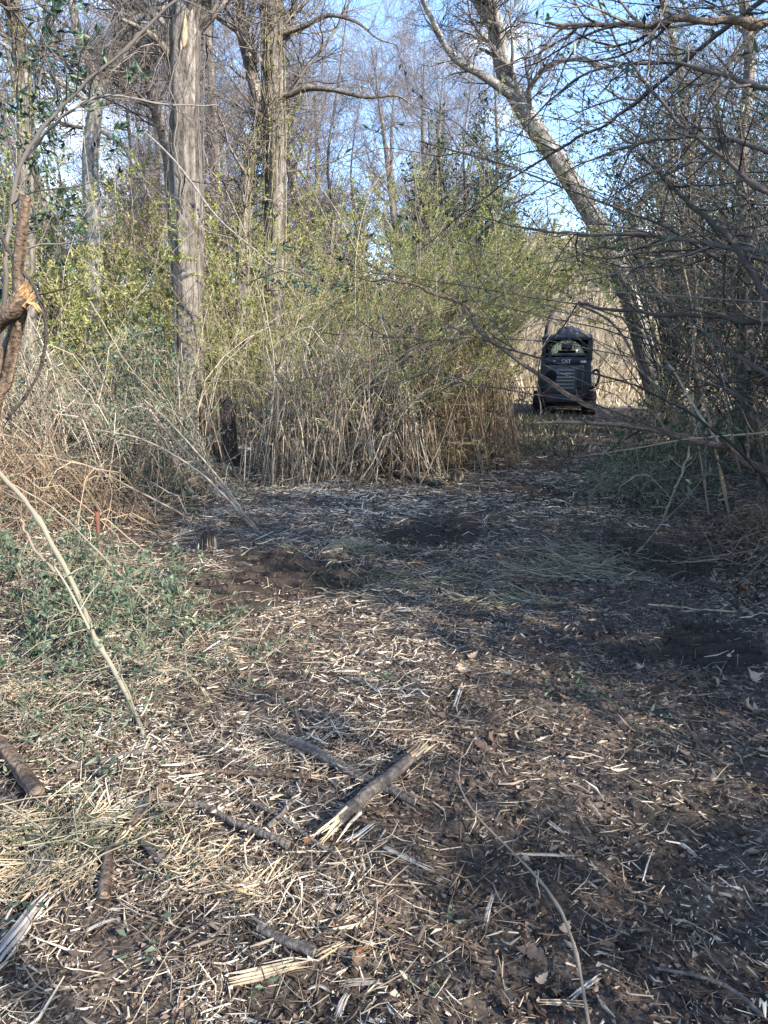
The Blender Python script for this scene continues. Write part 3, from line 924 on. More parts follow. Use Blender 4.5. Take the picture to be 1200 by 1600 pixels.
for i, (lb, bs, H) in enumerate([('tall back brush behind the slim ivy tree', (-10.5, 20.5), 6.5), ('tall back brush behind the knot hole tree', (-8.0, 21.0), 6.6), ('tall back brush behind the thick oak', (-5.4, 21.0), 6.4),
                                 ('tall back brush behind the gap by the twin trunk', (-3.2, 21.5), 6.0), ('tall back brush behind the thin dark tree', (-.8, 22.0), 5.6), ('low back brush under the small evergreen', (1.2, 21.5), 5.2), ('back brush between slim ivy and knot hole trees', (-9.4, 23.5), 6.8), ('back brush showing left of the thick oak', (-6.6, 23.8), 6.8), ('back brush showing right of the thick oak', (-4.2, 24.0), 6.6)]):
    clump('back_brush', lb, bs, 90, H * 1.08, .2, (0, 0), .010, nleaf=7000, ls=.10, lw=.4, mleaf='leaf_tan' if i % 2 else 'leaf_olive', mcane='cane', bx=1.0, by=.8, nt=7, t0=.15, tl=(.4, 1.2), hvar=.6)

for (lb, bs, H, n) in [('pale dry brush on the slope just right of the machine', (7.2, 25.5), 3.0, 60), ('pale dry brush on the slope behind the machine cab', (5.6, 26.5), 3.2, 60), ('pale dry brush higher on the sunny slope', (8.6, 31), 3.6, 70),
                       ('pale dry brush high on the slope by the leaning trunk', (10.2, 29), 4, 70), ('pale dry brush on the slope left of the machine', (3.9, 27), 3.6, 60), ('topmost pale dry brush on the slope', (8.2, 37), 4, 70)]:
    clump('slope_brush', lb, bs, n, H, .3, (0, 0), .010, nleaf=0, mcane='field_grass', bx=1.2, by=1.0, nt=9, t0=.15, tl=(.5, 1.4), hvar=.7)

for (lb, bs, n, H, ln, nl) in [('feathery olive sprays arching out over the path', (.75, 11.4), 60, 4.6, (.42, 0), 10000), ('yellow green sprays arching over the machine roof', (1.35, 14.2), 60, 5.2, (.36, 0), 12000), ('pale sprays drooping from the top of the cane bush', (-.2, 10.2), 50, 4.3, (.48, 0), 7000)]:
    clump('arching_bush', lb, bs, n, H, .13, ln, .007, nleaf=nl, ls=.052, lw=.22, mleaf='leaf_olive', mcane='cane', bx=.4, by=.5, nt=8, t0=.45, tl=(.3, .9), droop=.9, hvar=.35)


# ------------------------------------------------------------------ thicket on the right
def thicket(name, label, base, n, H, lean, r=.014, spread=.3, nt=9, nt2=4, nleaf=0, ls=.05, mleaf='leaf_dark', mc='twig_dark', bx=.5, by=.5, droop=.5, t0=.15, tl=(.6, 1.8), cat='shrub', tw=.0022):
    z = float(hgt(*base))
    root = empty(name, (base[0], base[1], z), label, cat)
    k = 10
    p0 = np.stack([base[0] + bx * rng.normal(size=n), base[1] + by * rng.normal(size=n), np.zeros(n)], 1)
    p0[:, 2] = hgt(p0[:, 0], p0[:, 1]) - .04
    d = nrm(np.stack([spread * rng.normal(size=n) + lean[0] * .5, spread * rng.normal(size=n) + lean[1] * .5, np.ones(n)], 1))
    L = H * (.65 + .45 * rng.random(n)); st = (L / (k - 1))[:, None]
    P = np.zeros((n, k, 3)); P[:, 0] = p0
    for j in range(1, k):
        d = nrm(d + np.array([lean[0], lean[1], 0]) * .16 - np.array([0, 0, droop * .10 * j / k]) + rng.normal(size=(n, 3)) * .10)
        P[:, j] = P[:, j - 1] + d * st
    R = (r * (.5 + .8 * rng.random(n)))[:, None] * np.linspace(1, .25, k)[None]
    for i in range(n):
        g = Geo(); g.tubes(P[i], R[i], 6); g.build('stem', M[mc], root, True)
    Q, QR = grow(P, R, n * nt, tl[0], tl[1], 45, k=7, wig=.28, bias=(lean[0] * .5, lean[1] * .5, .05), t0=t0, rf=.55, rmin=.0035, tip=.4)
    kp = ~corridor(Q.reshape(-1, 3)).reshape(len(Q), -1).any(1); Q, QR = Q[kp], QR[kp]
    g = Geo(); g.tubes(Q, QR, 4); g.build('branches', M[mc], root, True)
    S_, SR = grow(Q, QR, n * nt * nt2, .2, .9, 45, k=4, wig=.3, bias=(lean[0] * .2, 0, .05), t0=.1, rf=.6, rmin=tw, tip=.5)
    kp = ~corridor(S_.reshape(-1, 3)).reshape(len(S_), -1).any(1); S_, SR = S_[kp], SR[kp]
    g = Geo(); g.tubes(S_, SR, 3); g.build('twigs', M[mc], root)
    if nleaf:
        g = Geo(); p, t = points_on(S_, nleaf)
        g.leaves(p, leafdirs(t), ls * (.6 + .8 * rng.random(nleaf)), ls * .42)
        g.build('foliage', M[mleaf], root)
    return root


rng = np.random.default_rng(24); random.seed(24)
TH = [
    ('thicket_shrub', 'nearest tangled dark shrub overhanging from the picture edge', (3.9, 4.6), 9, 4.8, (-.55, .05), .013, 500),
    ('thicket_shrub', 'tangled dark shrub with long level branches over the path', (4.6, 5.8), 10, 5.4, (-.6, .05), .014, 900),
    ('thicket_shrub', 'dense dark shrub whose twigs cross the leaning trunk', (4.9, 7.2), 11, 5.8, (-.5, 0), .014, 1300),
    ('thicket_shrub', 'dark shrub behind the arching limb', (5.0, 8.8), 11, 5.6, (-.4, 0), .013, 1600),
    ('thicket_shrub', 'leafy dark shrub deep in the thicket', (5.8, 10.5), 11, 6.0, (-.35, 0), .013, 2600),
    ('thicket_shrub', 'tall dark shrub in the corner of the thicket', (6.6, 8.0), 12, 6.6, (-.3, 0), .015, 2200),
    ('thicket_shrub', 'grey shrub beside the leaning trunk foot', (6.0, 13.5), 10, 5.0, (-.2, 0), .012, 1800),
    ('thicket_shrub', 'leafy shrub at the far end of the thicket beyond the machine', (9.6, 18.5), 12, 5.5, (-.1, 0), .012, 2500),
]
for (nm, lb, bs, n, H, ln, r, nl) in TH:
    thicket(nm, lb, bs, n, H, ln, r, nleaf=int(nl * 1.5), nt=13, nt2=7)


def limb(name, label, pts, r0, r1, m='twig_dark', ntw=14, L=(.2, .7), subs=(), cat='branch', S=8, leaf=0, mleaf='leaf_dark', group=None, ls=.06, nn=40, n2=0, bias=(0, 0, .1)):
    """one clearly seen branch: a knobbly tapering stem with its own side twigs"""
    C = cr(pts, nn)
    root = empty(name, C[0], label, cat, group)
    g = Geo()
    jit = rng.normal(size=C.shape); jit = (jit + np.roll(jit, 1, 0) + np.roll(jit, -1, 0)) / 3
    C = C + jit * (r0 * .55 if max(r0, r1) < .025 or nn > 60 else r0 * .10) * (.15 if cat == 'stake' else 1)
    nz = rng.normal(size=nn); nz = (nz + np.roll(nz, 1)) / 2
    r = np.linspace(r0, r1, nn) * (1 + .10 * nz)
    if r0 > .025 or r1 > .025:
        bark_tube(g, C, r0, r1, S=20, n=nn * 2, ridge=.12, lump=.10)
        g.tubes(C[[-2, -1]], np.array([r1 * .5, r1 * .93]), 12, a=.8, cap=True)
        g.build('stem', M[m], root, False)
    else:
        for q in rng.integers(1, nn - 1, max(2, nn // 9)):
            r[q] *= 1.35                      # nodes
        g.tubes(C, r, S, a=.3 + .5 * random.random(), cap=True)
        g.build('stem', M[m], root, True)
    PP = [C[None]]; RR = [r[None]]
    for (sp, a, b) in subs:
        C2 = cr(sp, nn); r2 = np.linspace(a, b, nn)
        g = Geo(); g.tubes(C2, r2, 6, a=.3 + .5 * random.random(), cap=True); g.build('side_branch', M[m], root, True)
        PP.append(C2[None]); RR.append(r2[None])
    if ntw:
        PP = np.concatenate(PP); RR = np.concatenate(RR)
        Q, QR = grow(PP, RR, ntw, L[0], L[1], 50, k=6, wig=.3, bias=bias, t0=.1, rf=.5, rmin=.0022, tip=.4)
        g = Geo(); g.tubes(Q, QR, 4)
        if n2:
            Q2, Q2R = grow(Q, QR, n2, L[0] * .5, L[1] * .5, 45, k=4, rf=.6, rmin=.0018)
            g.tubes(Q2, Q2R, 3); Q = Q2 if leaf else Q
        g.build('twigs', M[m], root)
        if leaf:
            if Q.shape[0] == 0: return root
            g = Geo(); p, t = points_on(Q, leaf)
            g.leaves(p, leafdirs(t), ls * (.6 + .8 * rng.random(leaf)), ls * .4)
            g.build('leaves', M[mleaf], root)
    return root


def seq(pts):
    return [at(*p) for p in pts]


limb('arching_limb', 'long brown limb arching from the thicket across the path in front of the machine',
     seq([(1260, 790, 5.3), (1180, 728, 5.5), (1100, 692, 5.8), (960, 655, 6.3), (850, 592, 6.7), (757, 525, 7), (722, 476, 7.1), (640, 443, 7.3), (580, 437, 7.4), (525, 438, 7.4)]), .034, .004,
     'wood_brown', 16, (.15, .5), subs=[(seq([(985, 664, 6.2), (900, 660, 6.4), (838, 661, 6.5)]), .018, .012)], nn=70)
limb('level_branch', 'dark level branch with a drooping fork above the path', seq([(1260, 512, 4.9), (1130, 497, 5.2), (1000, 488, 5.6), (902, 474, 6)]), .022, .009, 'twig_dark', 14, (.3, .9),
     subs=[(seq([(902, 474, 6), (960, 508, 6), (1005, 580, 6), (1060, 645, 6.1), (1115, 690, 6.2)]), .010, .007), (seq([(902, 474, 6), (880, 510, 6.2), (850, 545, 6.4), (842, 600, 6.6), (868, 680, 6.8)]), .007, .004)], n2=40)
limb('overhead_branch', 'brown level branch along the top of the thicket', seq([(1260, 33, 4.0), (1120, 34, 4.1), (1010, 37, 4.2), (930, 42, 4.3), (850, 36, 4.4)]), .022, .008, 'wood_brown', 18, (.3, .9), n2=60)
limb('slanting_branch', 'long dark branch slanting down from the top corner to the olive bush', seq([(1240, -40, 4.6), (1090, 80, 5), (960, 185, 5.4), (840, 252, 5.8), (740, 322, 6.2), (655, 392, 6.5)]), .016, .003, 'twig_dark', 26, (.3, 1.0), n2=90, nn=60)
limb('slanting_branch', 'dark branch crossing the leaning trunk at mid height', seq([(1250, 405, 4.8), (1060, 373, 5.2), (900, 366, 5.6), (800, 352, 5.9), (730, 332, 6.1)]), .016, .004, 'twig_dark', 26, (.3, 1.0), n2=90, nn=60)
limb('slanting_branch', 'thick dark branch falling towards the photo edge in the thicket', seq([(1000, 240, 5.4), (1080, 320, 5.2), (1150, 385, 5.0), (1215, 500, 4.8)]), .010, .024, 'twig_dark', 18, (.3, .9), n2=60)
limb('slanting_branch', 'dark branch fanning upward below the brown overhead branch', seq([(1250, 150, 4.4), (1130, 118, 4.6), (1050, 98, 4.8), (930, 110, 5), (850, 165, 5.2), (790, 240, 5.4)]), .015, .003, 'twig_dark', 26, (.3, 1.0), n2=90)
limb('slanting_branch', 'dark branch reaching left at the height of the evergreen tips', seq([(1250, 250, 4.6), (1120, 215, 4.9), (1010, 222, 5.1), (900, 262, 5.3), (800, 322, 5.6)]), .016, .003, 'twig_dark', 26, (.3, 1.0), n2=90)
limb('slanting_branch', 'dark branch sweeping low over the leaning trunk foot', seq([(1250, 620, 5.4), (1130, 540, 5.8), (1010, 440, 6.2), (930, 330, 6.5), (880, 240, 6.8)]), .016, .003, 'twig_dark', 24, (.3, 1.0), n2=80)
limb('slanting_branch', 'dark branch steeply crossing the two level ones', seq([(1240, 330, 4.3), (1130, 250, 4.5), (1040, 170, 4.7), (960, 60, 4.9), (920, -40, 5)]), .014, .005, 'twig_dark', 24, (.3, 1.0), n2=80)
for (lb, pts, r) in [
    ('pale brown upright sapling standing beyond the arching limb', [(1120, 712, 6.6), (1100, 620, 6.6), (1085, 560, 6.6), (1090, 470, 6.6), (1080, 330, 6.5), (1090, 180, 6.4)], .014),
    ('thin brown sapling forking next to the pale upright one', [(1092, 700, 7.2), (1078, 600, 7.2), (1084, 500, 7.2), (1060, 360, 7.2), (1050, 200, 7.2)], .010),
    ('thin upright stem nearest the photo edge in the thicket', [(1195, 720, 6.0), (1178, 600, 6.0), (1165, 500, 6.0), (1172, 340, 6.0), (1150, 150, 6.0)], .012),
    ('thin pale stem rising from the dark green undergrowth', [(1020, 690, 9.0), (1030, 600, 9.0), (1020, 500, 9.0), (1040, 380, 9.0)], .012)]:
    p = seq(pts); p = list(grounded(p))
    limb('sapling', lb, p, r, .004, 'cane_brown', 14, (.3, .8), cat='sapling', n2=30)
limb('broken_stick', 'pale broken stick propped upright against the arching limb', [G(1035, 818), at(1062, 745, 6.2), at(1092, 660, 6.1)], .012, .006, 'vine', 7, (.12, .35), cat='stick')
limb('broken_stick', 'straight pale stick leaning back above the arching limb', [at(1125, 692, 5.75), at(1088, 638, 5.9), at(1044, 566, 6.1)], .011, .009, 'cane', 0, cat='stick')
limb('broken_stick', 'thin level grey stick poking out from the photo edge over the arching limb', seq([(1260, 672, 5.3), (1140, 680, 5.5), (1060, 688, 5.7), (1000, 700, 5.9), (910, 712, 6.3)]), .008, .003, 'cane', 8, (.1, .3), cat='stick')
limb('broken_stick', 'thin pale stick hanging over the machine grille', seq([(838, 668, 9.4), (845, 640, 9.4), (838, 600, 9.4), (838, 560, 9.4), (855, 530, 9.4), (880, 495, 9.4)]), .008, .004, 'cane', 4, (.1, .3), cat='stick')

# ------------------------------------------------------------------ snapped tree and vines on the near left
limb('snapped_sapling', 'dark snapped stem with a ragged top at the near photo edge', [G(-30, 900), at(-8, 640, 3.6), at(20, 520, 3.6), at(26, 470, 3.6), at(30, 390, 3.6), at(39, 305, 3.6)], .030, .026, 'wood_brown', 0, S=10, cat='stem', nn=40)
snp = limb('snapped_limb', 'sawn off brown limb with an orange broken end poking in from the edge', seq([(-70, 575, 3.5), (-20, 520, 3.45), (10, 493, 3.4), (40, 462, 3.4)]), .046, .036, 'wood_brown', 0, S=12, nn=24)
g = Geo()
c0 = at(42, 459, 3.4); dd = nrm(at(42, 459, 3.4) - at(10, 493, 3.4))
sdv = nrm(np.cross(dd, [0, 0, 1.0])); upv = np.cross(sdv, dd)
for i in range(70):
    a_ = rng.random() * 6.28; q_ = .034 * math.sqrt(rng.random())
    o = sdv * q_ * math.cos(a_) + upv * q_ * math.sin(a_)
    ln = .004 + .022 * random.random() ** 2 + (.02 if math.sin(a_) > .5 else 0)
    g.tubes(np.array([c0 + o - dd * .05, c0 + o - dd * .004, c0 + o * 1.04 + dd * ln]), np.array([.006, .0055, .0008]), 4, a=random.random())
for i in range(22):
    o = -upv * .035 + sdv * (rng.random() - .5) * .05 - dd * .02
    g.tubes(np.array([c0 + o, c0 + o - upv * (.01 + .02 * random.random()) + dd * .01, c0 + o - upv * (.02 + .04 * random.random()) + dd * .005]), np.array([.006, .005, .0008]), 4, a=random.random())
tag(g.build('broken_end', M['break_orange'], snp), 'orange splintered break')
limb('crooked_sapling', 'pale crooked stem under the orange broken end', [G(-60, 950), at(-10, 650, 3.5), at(8, 600, 3.5), at(22, 540, 3.5), at(36, 480, 3.47)], .030, .024, 'wood_brown', 0, S=10, cat='stem')
limb('hanging_vine', 'thin dark vine looping beside the snapped stem', seq([(-20, 330, 3.6), (10, 385, 3.6), (38, 425, 3.6), (64, 470, 3.6), (72, 530, 3.6), (62, 580, 3.6), (40, 620, 3.6), (12, 656, 3.6)]), .009, .007, 'wood_dark', 6, (.1, .3), cat='vine')
limb('bowed_branch', 'grey bowed branch rising from the near edge past the knot hole tree', [G(-20, 900), at(5, 480, 4.0), at(14, 350, 4), at(40, 240, 4), at(100, 165, 4), at(180, 90, 4), at(270, 8, 4), at(330, -50, 4)], .013, .005, 'twig_grey', 14, (.2, .8), n2=40, nn=60)
limb('bowed_branch', 'thin grey branch levelling out across the thick oak', seq([(40, 250, 4.1), (80, 200, 4.1), (125, 164, 4.15), (180, 150, 4.2), (260, 163, 4.3), (340, 165, 4.4)]), .009, .003, 'twig_grey', 12, (.2, .7), n2=30, nn=50)
limb('bowed_branch', 'leafy dark branch in the top corner above the bowed ones', seq([(-30, -10, 4.5), (30, 30, 4.6), (80, 110, 4.7), (110, 200, 4.8)]), .008, .003, 'twig_dark', 26, (.2, .7), leaf=420, n2=60, ls=.055, mleaf='leaf_green')
limb('leafy_branch', 'green leafed branch drooping beside the slim ivy tree', seq([(-40, 100, 5), (20, 190, 5.2), (60, 300, 5.4), (90, 380, 5.6)]), .008, .003, 'twig_dark', 24, (.2, .6), leaf=420, n2=60, ls=.055, mleaf='leaf_green')
limb('fallen_branch', 'long grey branch slanting down from the thick oak into the brush', seq([(228, 208, 12.2), (270, 248, 12), (310, 300, 11.9), (345, 345, 11.8), (400, 392, 11.7), (425, 415, 11.6), (470, 432, 11.6)]), .016, .012, 'bark_grey', 14, (.3, .9), n2=40)
limb('leaf_spray', 'hanging spray of dark willow shaped leaves in front of the olive brush', seq([(390, 440, 8.0), (440, 425, 7.8), (490, 430, 7.6), (530, 445, 7.5)]), .007, .003, 'twig_dark', 16, (.15, .4), leaf=120, n2=20, ls=.075, mleaf='leaf_blue', bias=(0, 0, -.4))
for i, (lb, pts) in enumerate([
    ('thin dark stem hanging beside the knot hole tree trunk', [(128, 160, 9), (132, 230, 9), (140, 290, 9), (155, 370, 9), (150, 470, 9)]),
    ('thin grey stem slanting across the tan understorey', [(20, 290, 6), (70, 340, 6.2), (120, 395, 6.4), (170, 440, 6.6), (220, 480, 6.8)]),
    ('thin stem slanting through the green mound top', [(140, 470, 7), (170, 520, 7), (200, 570, 6.9), (260, 640, 6.8)])]):
    limb('thin_creeper', lb, seq(pts), .007, .003, 'vine', 8, (.15, .5), cat='stem', n2=16)


# ------------------------------------------------------------------ bramble mounds and low greenery
def mound(name, label, c, rx, ry, h, n, nleaf, ls, mleaf='leaf_blue', mcane='cane', r=.004, cat='bramble', k=9, group=None, lw=.5, flat=.6):
    z = float(hgt(*c))
    root = empty(name, (c[0], c[1], z), label, cat, group)
    a = rng.random(n) * 6.28; q = np.sqrt(rng.random(n))
    p0 = np.stack([c[0] + rx * q * np.cos(a), c[1] + ry * q * np.sin(a)], 1)
    dr = rng.random(n) * 6.28; L = (.5 + 1.1 * rng.random(n)) * max(rx, ry) * .9
    t = np.linspace(0, 1, k)
    P = np.zeros((n, k, 3))
    dx = np.cos(dr) * L; dy = np.sin(dr) * L
    P[:, :, 0] = p0[:, :1] + dx[:, None] * t + rng.normal(size=(n, k)) * .03
    P[:, :, 1] = p0[:, 1:] + dy[:, None] * t + rng.normal(size=(n, k)) * .03
    e = np.clip(1 - ((P[:, :, 0] - c[0]) / (rx * 1.25)) ** 2 - ((P[:, :, 1] - c[1]) / (ry * 1.25)) ** 2, 0, 1) ** flat
    arch = np.sin(np.pi * np.clip(t * .92 + .04, 0, 1))[None] ** .7
    P[:, :, 2] = hgt(P[:, :, 0], P[:, :, 1]) + .01 + h * e * arch * (.35 + .75 * rng.random((n, 1))) + rng.normal(size=(n, k)) * .02 * h
    kp = ~hollow_at(P.reshape(-1, 3)).reshape(n, k).any(1); P = P[kp]; n = len(P)
    g = Geo(); R = (r * (.5 + 1.0 * rng.random(n) ** 2))[:, None] * np.linspace(1, .5, k)[None]
    g.tubes(P, R, 3); g.build('canes', M[mcane], root, True)
    Q, QR = grow(P, R, n * 4, .1, .4, 50, k=3, wig=.35, bias=(0, 0, .1), t0=.1, rf=.6, rmin=.0014)
    kp = ~hollow_at(Q.reshape(-1, 3)).reshape(len(Q), -1).any(1); Q, QR = Q[kp], QR[kp]
    g = Geo(); g.tubes(Q, QR, 3); g.build('twigs', M[mcane], root)
    g = Geo(); p, tt = points_on(Q, nleaf)
    p[:, 2] = np.maximum(p[:, 2], hgt(p[:, 0], p[:, 1]) + .01)
    g.leaves(p, leafdirs(tt, .9, .25), ls * (.35 + 1.3 * rng.random(nleaf) ** 1.5), ls * lw * (.5 + .9 * rng.random(nleaf) ** 1.5), fold=.15)
    g.build('foliage', M[mleaf], root)
    return root


rng = np.random.default_rng(25); random.seed(25)
mound('bramble_mound', 'grey green leafy bramble mound at the foot of the thick oak', (-2.75, 9.2), .95, .9, 1.75, 260, 8500, .050)
mound('bramble_mound', 'leafy bramble mound in front of the dark hollow', (-2.6, 7.9), .85, .75, 1.0, 230, 4600, .044, mcane='cane', r=.006)
mound('bramble_mound', 'tall tangle of tan canes with few leaves beside the snapped stem', (-3.9, 7.6), 1.1, 1.1, 1.6, 330, 3600, .044, mcane='cane', r=.006)
mound('bramble_mound', 'reddish tan tangle of dry canes at the near photo edge', (-3.1, 6.0), .95, .85, .85, 300, 700, .035, mcane='cane_brown', r=.005)
mound('bramble_mound', 'green bramble mound further back at the photo edge', (-4.7, 10.2), 1.1, 1.0, 1.4, 170, 3500, .045)
mound('honeysuckle_patch', 'low dark green leafy patch at the near photo edge', (-2.15, 4.35), .60, .70, .42, 90, 4200, .040, mcane='vine', r=.003, cat='ground plant')
mound('honeysuckle_patch', 'low blue green leafy patch beside the pale slanting stem', (-1.45, 3.95), .42, .58, .26, 70, 3400, .036, mcane='vine', r=.0028, cat='ground plant')
mound('honeysuckle_patch', 'thin scatter of green leaves under the pale slanting stem foot', (-1.15, 3.2), .40, .45, .14, 50, 900, .030, mcane='vine', r=.0026, cat='ground plant')
mound('honeysuckle_patch', 'thin green leafy patch nearest the bottom corner', (-1.6, 2.75), .45, .4, .16, 50, 700, .030, mcane='vine', r=.0028, cat='ground plant')
mound('ivy_patch', 'dark green leafy mass under the thicket by the arching limb', (3.6, 9.3), .7, .7, .7, 110, 4200, .045, 'leaf_green', cat='ground plant')
mound('ivy_patch', 'blue green leafy clump at the path edge by the level stick', (2.75, 8.0), .5, .5, .42, 100, 2600, .040, 'leaf_blue', cat='ground plant')
mound('ivy_patch', 'dark green leafy bank deep in the thicket shade', (4.9, 9.6), 1.0, 1.0, 1.3, 130, 6000, .05, 'leaf_green', cat='ground plant')
mound('ivy_patch', 'green leafy bank by the machine track', (6.0, 15.0), 1.0, 1.2, 1.2, 120, 5000, .055, 'leaf_green', cat='ground plant')
mound('ivy_patch', 'tangle of dry stems and leaves under the near thicket', (3.35, 5.6), .5, .8, .55, 130, 500, .04, 'leaf_brown', mcane='cane_brown', cat='ground plant')

for (lb, c, rx, ry, h, n, nl) in [('grey tangle of bent dead canes round the dark hollow', (-1.7, 9.4), .8, .6, 1.5, 120, 300), ('bent dead canes tangled in the middle of the cane bush', (-.5, 9.5), 1.0, .7, 2.0, 170, 700),
                                  ('bent brown canes tangled low beside the path', (.6, 10.2), 1.0, .8, 2.2, 170, 900), ('bent brown canes arching towards the machine', (1.1, 11.8), .8, .9, 2.0, 120, 900)]:
    mound('cane_tangle', lb, c, rx, ry, h, int(n * 1.5), nl, .045, 'leaf_olive', mcane='cane' if c[0] < 0 else 'cane_brown', r=.0075, cat='shrub', lw=.25, flat=.4)

# single canes that stand out
CN = [
    ('pale arched cane bending over the dark hollow', [(340, 690), (322, 620), (325, 600), (370, 593), (400, 600), (425, 615), (440, 640)], 9.2, .008),
    ('pale cane forming a wide bow through the middle of the cane bush', [(425, 735), (440, 660), (445, 620), (430, 590), (415, 540)], 9.0, .008),
    ('tall pale cane standing clear above the cane bush', [(410, 740), (425, 640), (428, 560), (412, 470), (405, 420)], 9.0, .008),
    ('pale cane leaning far over to the thicket side', [(470, 745), (520, 640), (590, 540), (660, 500), (720, 480)], 9.0, .009),
    ('silver cane leaning beside the brown stems', [(490, 742), (560, 620), (620, 560), (690, 520), (730, 505)], 9.1, .009),
    ('long straight pale cane pointing up to the sky from the olive brush', [(600, 700), (620, 520), (660, 420), (700, 340), (735, 290)], 11, .009),
    ('second straight pale cane further along the olive brush', [(700, 690), (720, 500), (770, 400), (810, 320), (830, 295)], 12, .009),
    ('thin pale cane rising above the olive brush near the small evergreen', [(560, 700), (555, 500), (560, 370), (590, 280), (640, 240)], 11, .008),
    ('grey cane slanting forward out of the cane bush base', [(520, 760), (560, 690), (600, 600), (610, 560)], 8.8, .009),
    ('dark leaning cane at the path end of the cane bush', [(655, 760), (690, 690), (720, 610), (760, 560)], 8.8, .010),
    ('brown leaning cane beside the dark leaning one', [(630, 730), (680, 640), (740, 580), (800, 550)], 9.6, .009),
    ('thin pale cane with a hooked tip above the path', [(740, 690), (738, 640), (745, 600), (760, 575), (790, 590)], 10, .007),
]
for (lb, pts, yy, r) in CN:
    p = list(grounded(seq([(a, b, yy) for a, b in pts])))
    limb('tall_cane', lb, p, r, .003, 'cane', 6, (.15, .5), cat='cane', n2=12, S=6)

# broken stems leaning out of the mound towards the viewer
for (lb, pts, r) in [
    ('thickest of the pale broken stems slanting down from the green mound', [(405, 832, 0), (345, 760, 7.0), (300, 715, 7.2), (230, 645, 7.5)], .014),
    ('upper pale broken stem beside the thickest slanting one', [(395, 822, 0), (340, 745, 7.2), (270, 665, 7.5), (225, 625, 7.7)], .010),
    ('lower broken stem running out of the bramble tangle', [(400, 828, 0), (320, 745, 7.0), (230, 690, 7.3), (120, 668, 7.5)], .011),
    ('long straight pale stem lying on the dry tangle', [(300, 812, 0), (220, 770, 6.4), (140, 730, 6.4), (60, 710, 6.3)], .009),
    ('thin dark broken branch lying below the green mound', [(305, 818, 0), (250, 815, 6.4), (220, 780, 6.6), (180, 765, 6.7)], .013)]:
    p = [G(pts[0][0], pts[0][1])] + seq(pts[1:])
    limb('broken_cane', lb, p, r, r * .7, 'wood_dark' if 'dark' in lb else 'cane', 8, (.15, .5), cat='stem', S=7)
limb('pale_creeper', 'long pale stem slanting across the near greenery down to the wood chips', [G(232, 1165), at(200, 1090, 2.95), at(150, 1000, 3.2), at(100, 885, 3.55), at(45, 790, 3.85), at(-20, 722, 4.1)], .009, .014, 'vine', 16, (.12, .4),
     subs=[(seq([(148, 1000, 3.2), (110, 925, 3.3), (85, 885, 3.4)]), .006, .005)], cat='stem', S=9, leaf=40, ls=.03, mleaf='leaf_blue')
limb('pale_creeper', 'short pale broken branch above the long slanting stem', seq([(86, 892, 3.9), (55, 860, 4.0), (36, 820, 4.1), (30, 798, 4.1)]), .009, .006, 'cane', 4, (.1, .3), cat='stem')
limb('pale_creeper', 'thin tan stem running down from the long slanting stem to the chips', [G(335, 1100), G(290, 1075) + np.array([0, 0, .08]), at(240, 1045, 3.2), at(185, 1020, 3.2)], .007, .006, 'vine', 6, (.08, .25), cat='stem')
limb('pale_creeper', 'thin stem crossing behind the long slanting stem', [G(300, 1010), at(170, 880, 4.2), at(90, 800, 4.5), at(0, 745, 4.6)], .006, .004, 'cane', 6, (.1, .3), cat='stem')
p = grounded([at(157, 876, 5.25), at(154, 838, 5.27), at(151, 800, 5.3)])
st = limb('red_stake', 'thin rusty red stake standing at the edge of the low greenery', p, .018, .015, 'stake_red', 0, cat='stake', S=8, nn=14)

rng = np.random.default_rng(26); random.seed(26)


# ------------------------------------------------------------------ ground litter
def scatter(n, y0, y1, xm=1.0):
    """positions on the clearing floor between two distances"""
    y = y0 + (y1 - y0) * rng.random(n)
    half = .56 * y + xm
    x = (rng.random(n) * 2 - 1) * half
    return x, y


def lay(x, y, L, r, k, lift, tilt=.15, wig=.10, ang=None):
    n = len(x)
    a = rng.random(n) * 6.28 if ang is None else ang
    t = np.linspace(-.5, .5, k)
    cur = rng.normal(size=n) * wig
    P = np.zeros((n, k, 3))
    P[:, :, 0] = x[:, None] + np.cos(a)[:, None] * t * L[:, None] - np.sin(a)[:, None] * (t ** 2)[None] * (cur * L)[:, None] * 4
    P[:, :, 1] = y[:, None] + np.sin(a)[:, None] * t * L[:, None] + np.cos(a)[:, None] * (t ** 2)[None] * (cur * L)[:, None] * 4
    tl = rng.normal(size=n) * tilt
    P[:, :, 2] = hgt(P[:, :, 0], P[:, :, 1]) + lift[:, None] + np.abs(t[None] * L[:, None] * tl[:, None]) + (t[None] * L[:, None] * tl[:, None]) + rng.normal(size=(n, k)) * .15 * r[:, None]
    return P


def keepmask(x, y, mudkeep=.25, scale=.5, lo=.30):
    m, tr_ = mud(x, y)
    mudkeep = mudkeep * (1 - .75 * np.clip(tr_ * 1.3, 0, 1))
    d = lo + (1 - lo) * smooth(.34, .52, fbm(x, y, scale, 3, 3)) * (.45 + .55 * smooth(.3, .5, fbm(x, y, .16, 2, 6)))
    d = d * (1 - (1 - mudkeep) * m)
    return rng.random(len(x)) < d


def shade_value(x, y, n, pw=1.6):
    """pale chips are commoner in thick mulch, to the left and farther off"""
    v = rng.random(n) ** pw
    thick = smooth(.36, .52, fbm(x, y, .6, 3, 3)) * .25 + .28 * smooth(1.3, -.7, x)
    far = smooth(5.5, 8, y)  # farther chips paled to brighten the shaded middle of the clearing
    return np.clip(v * (.72 + thick + .15 * far) + .10 * thick + .10 * far, 0, 1)


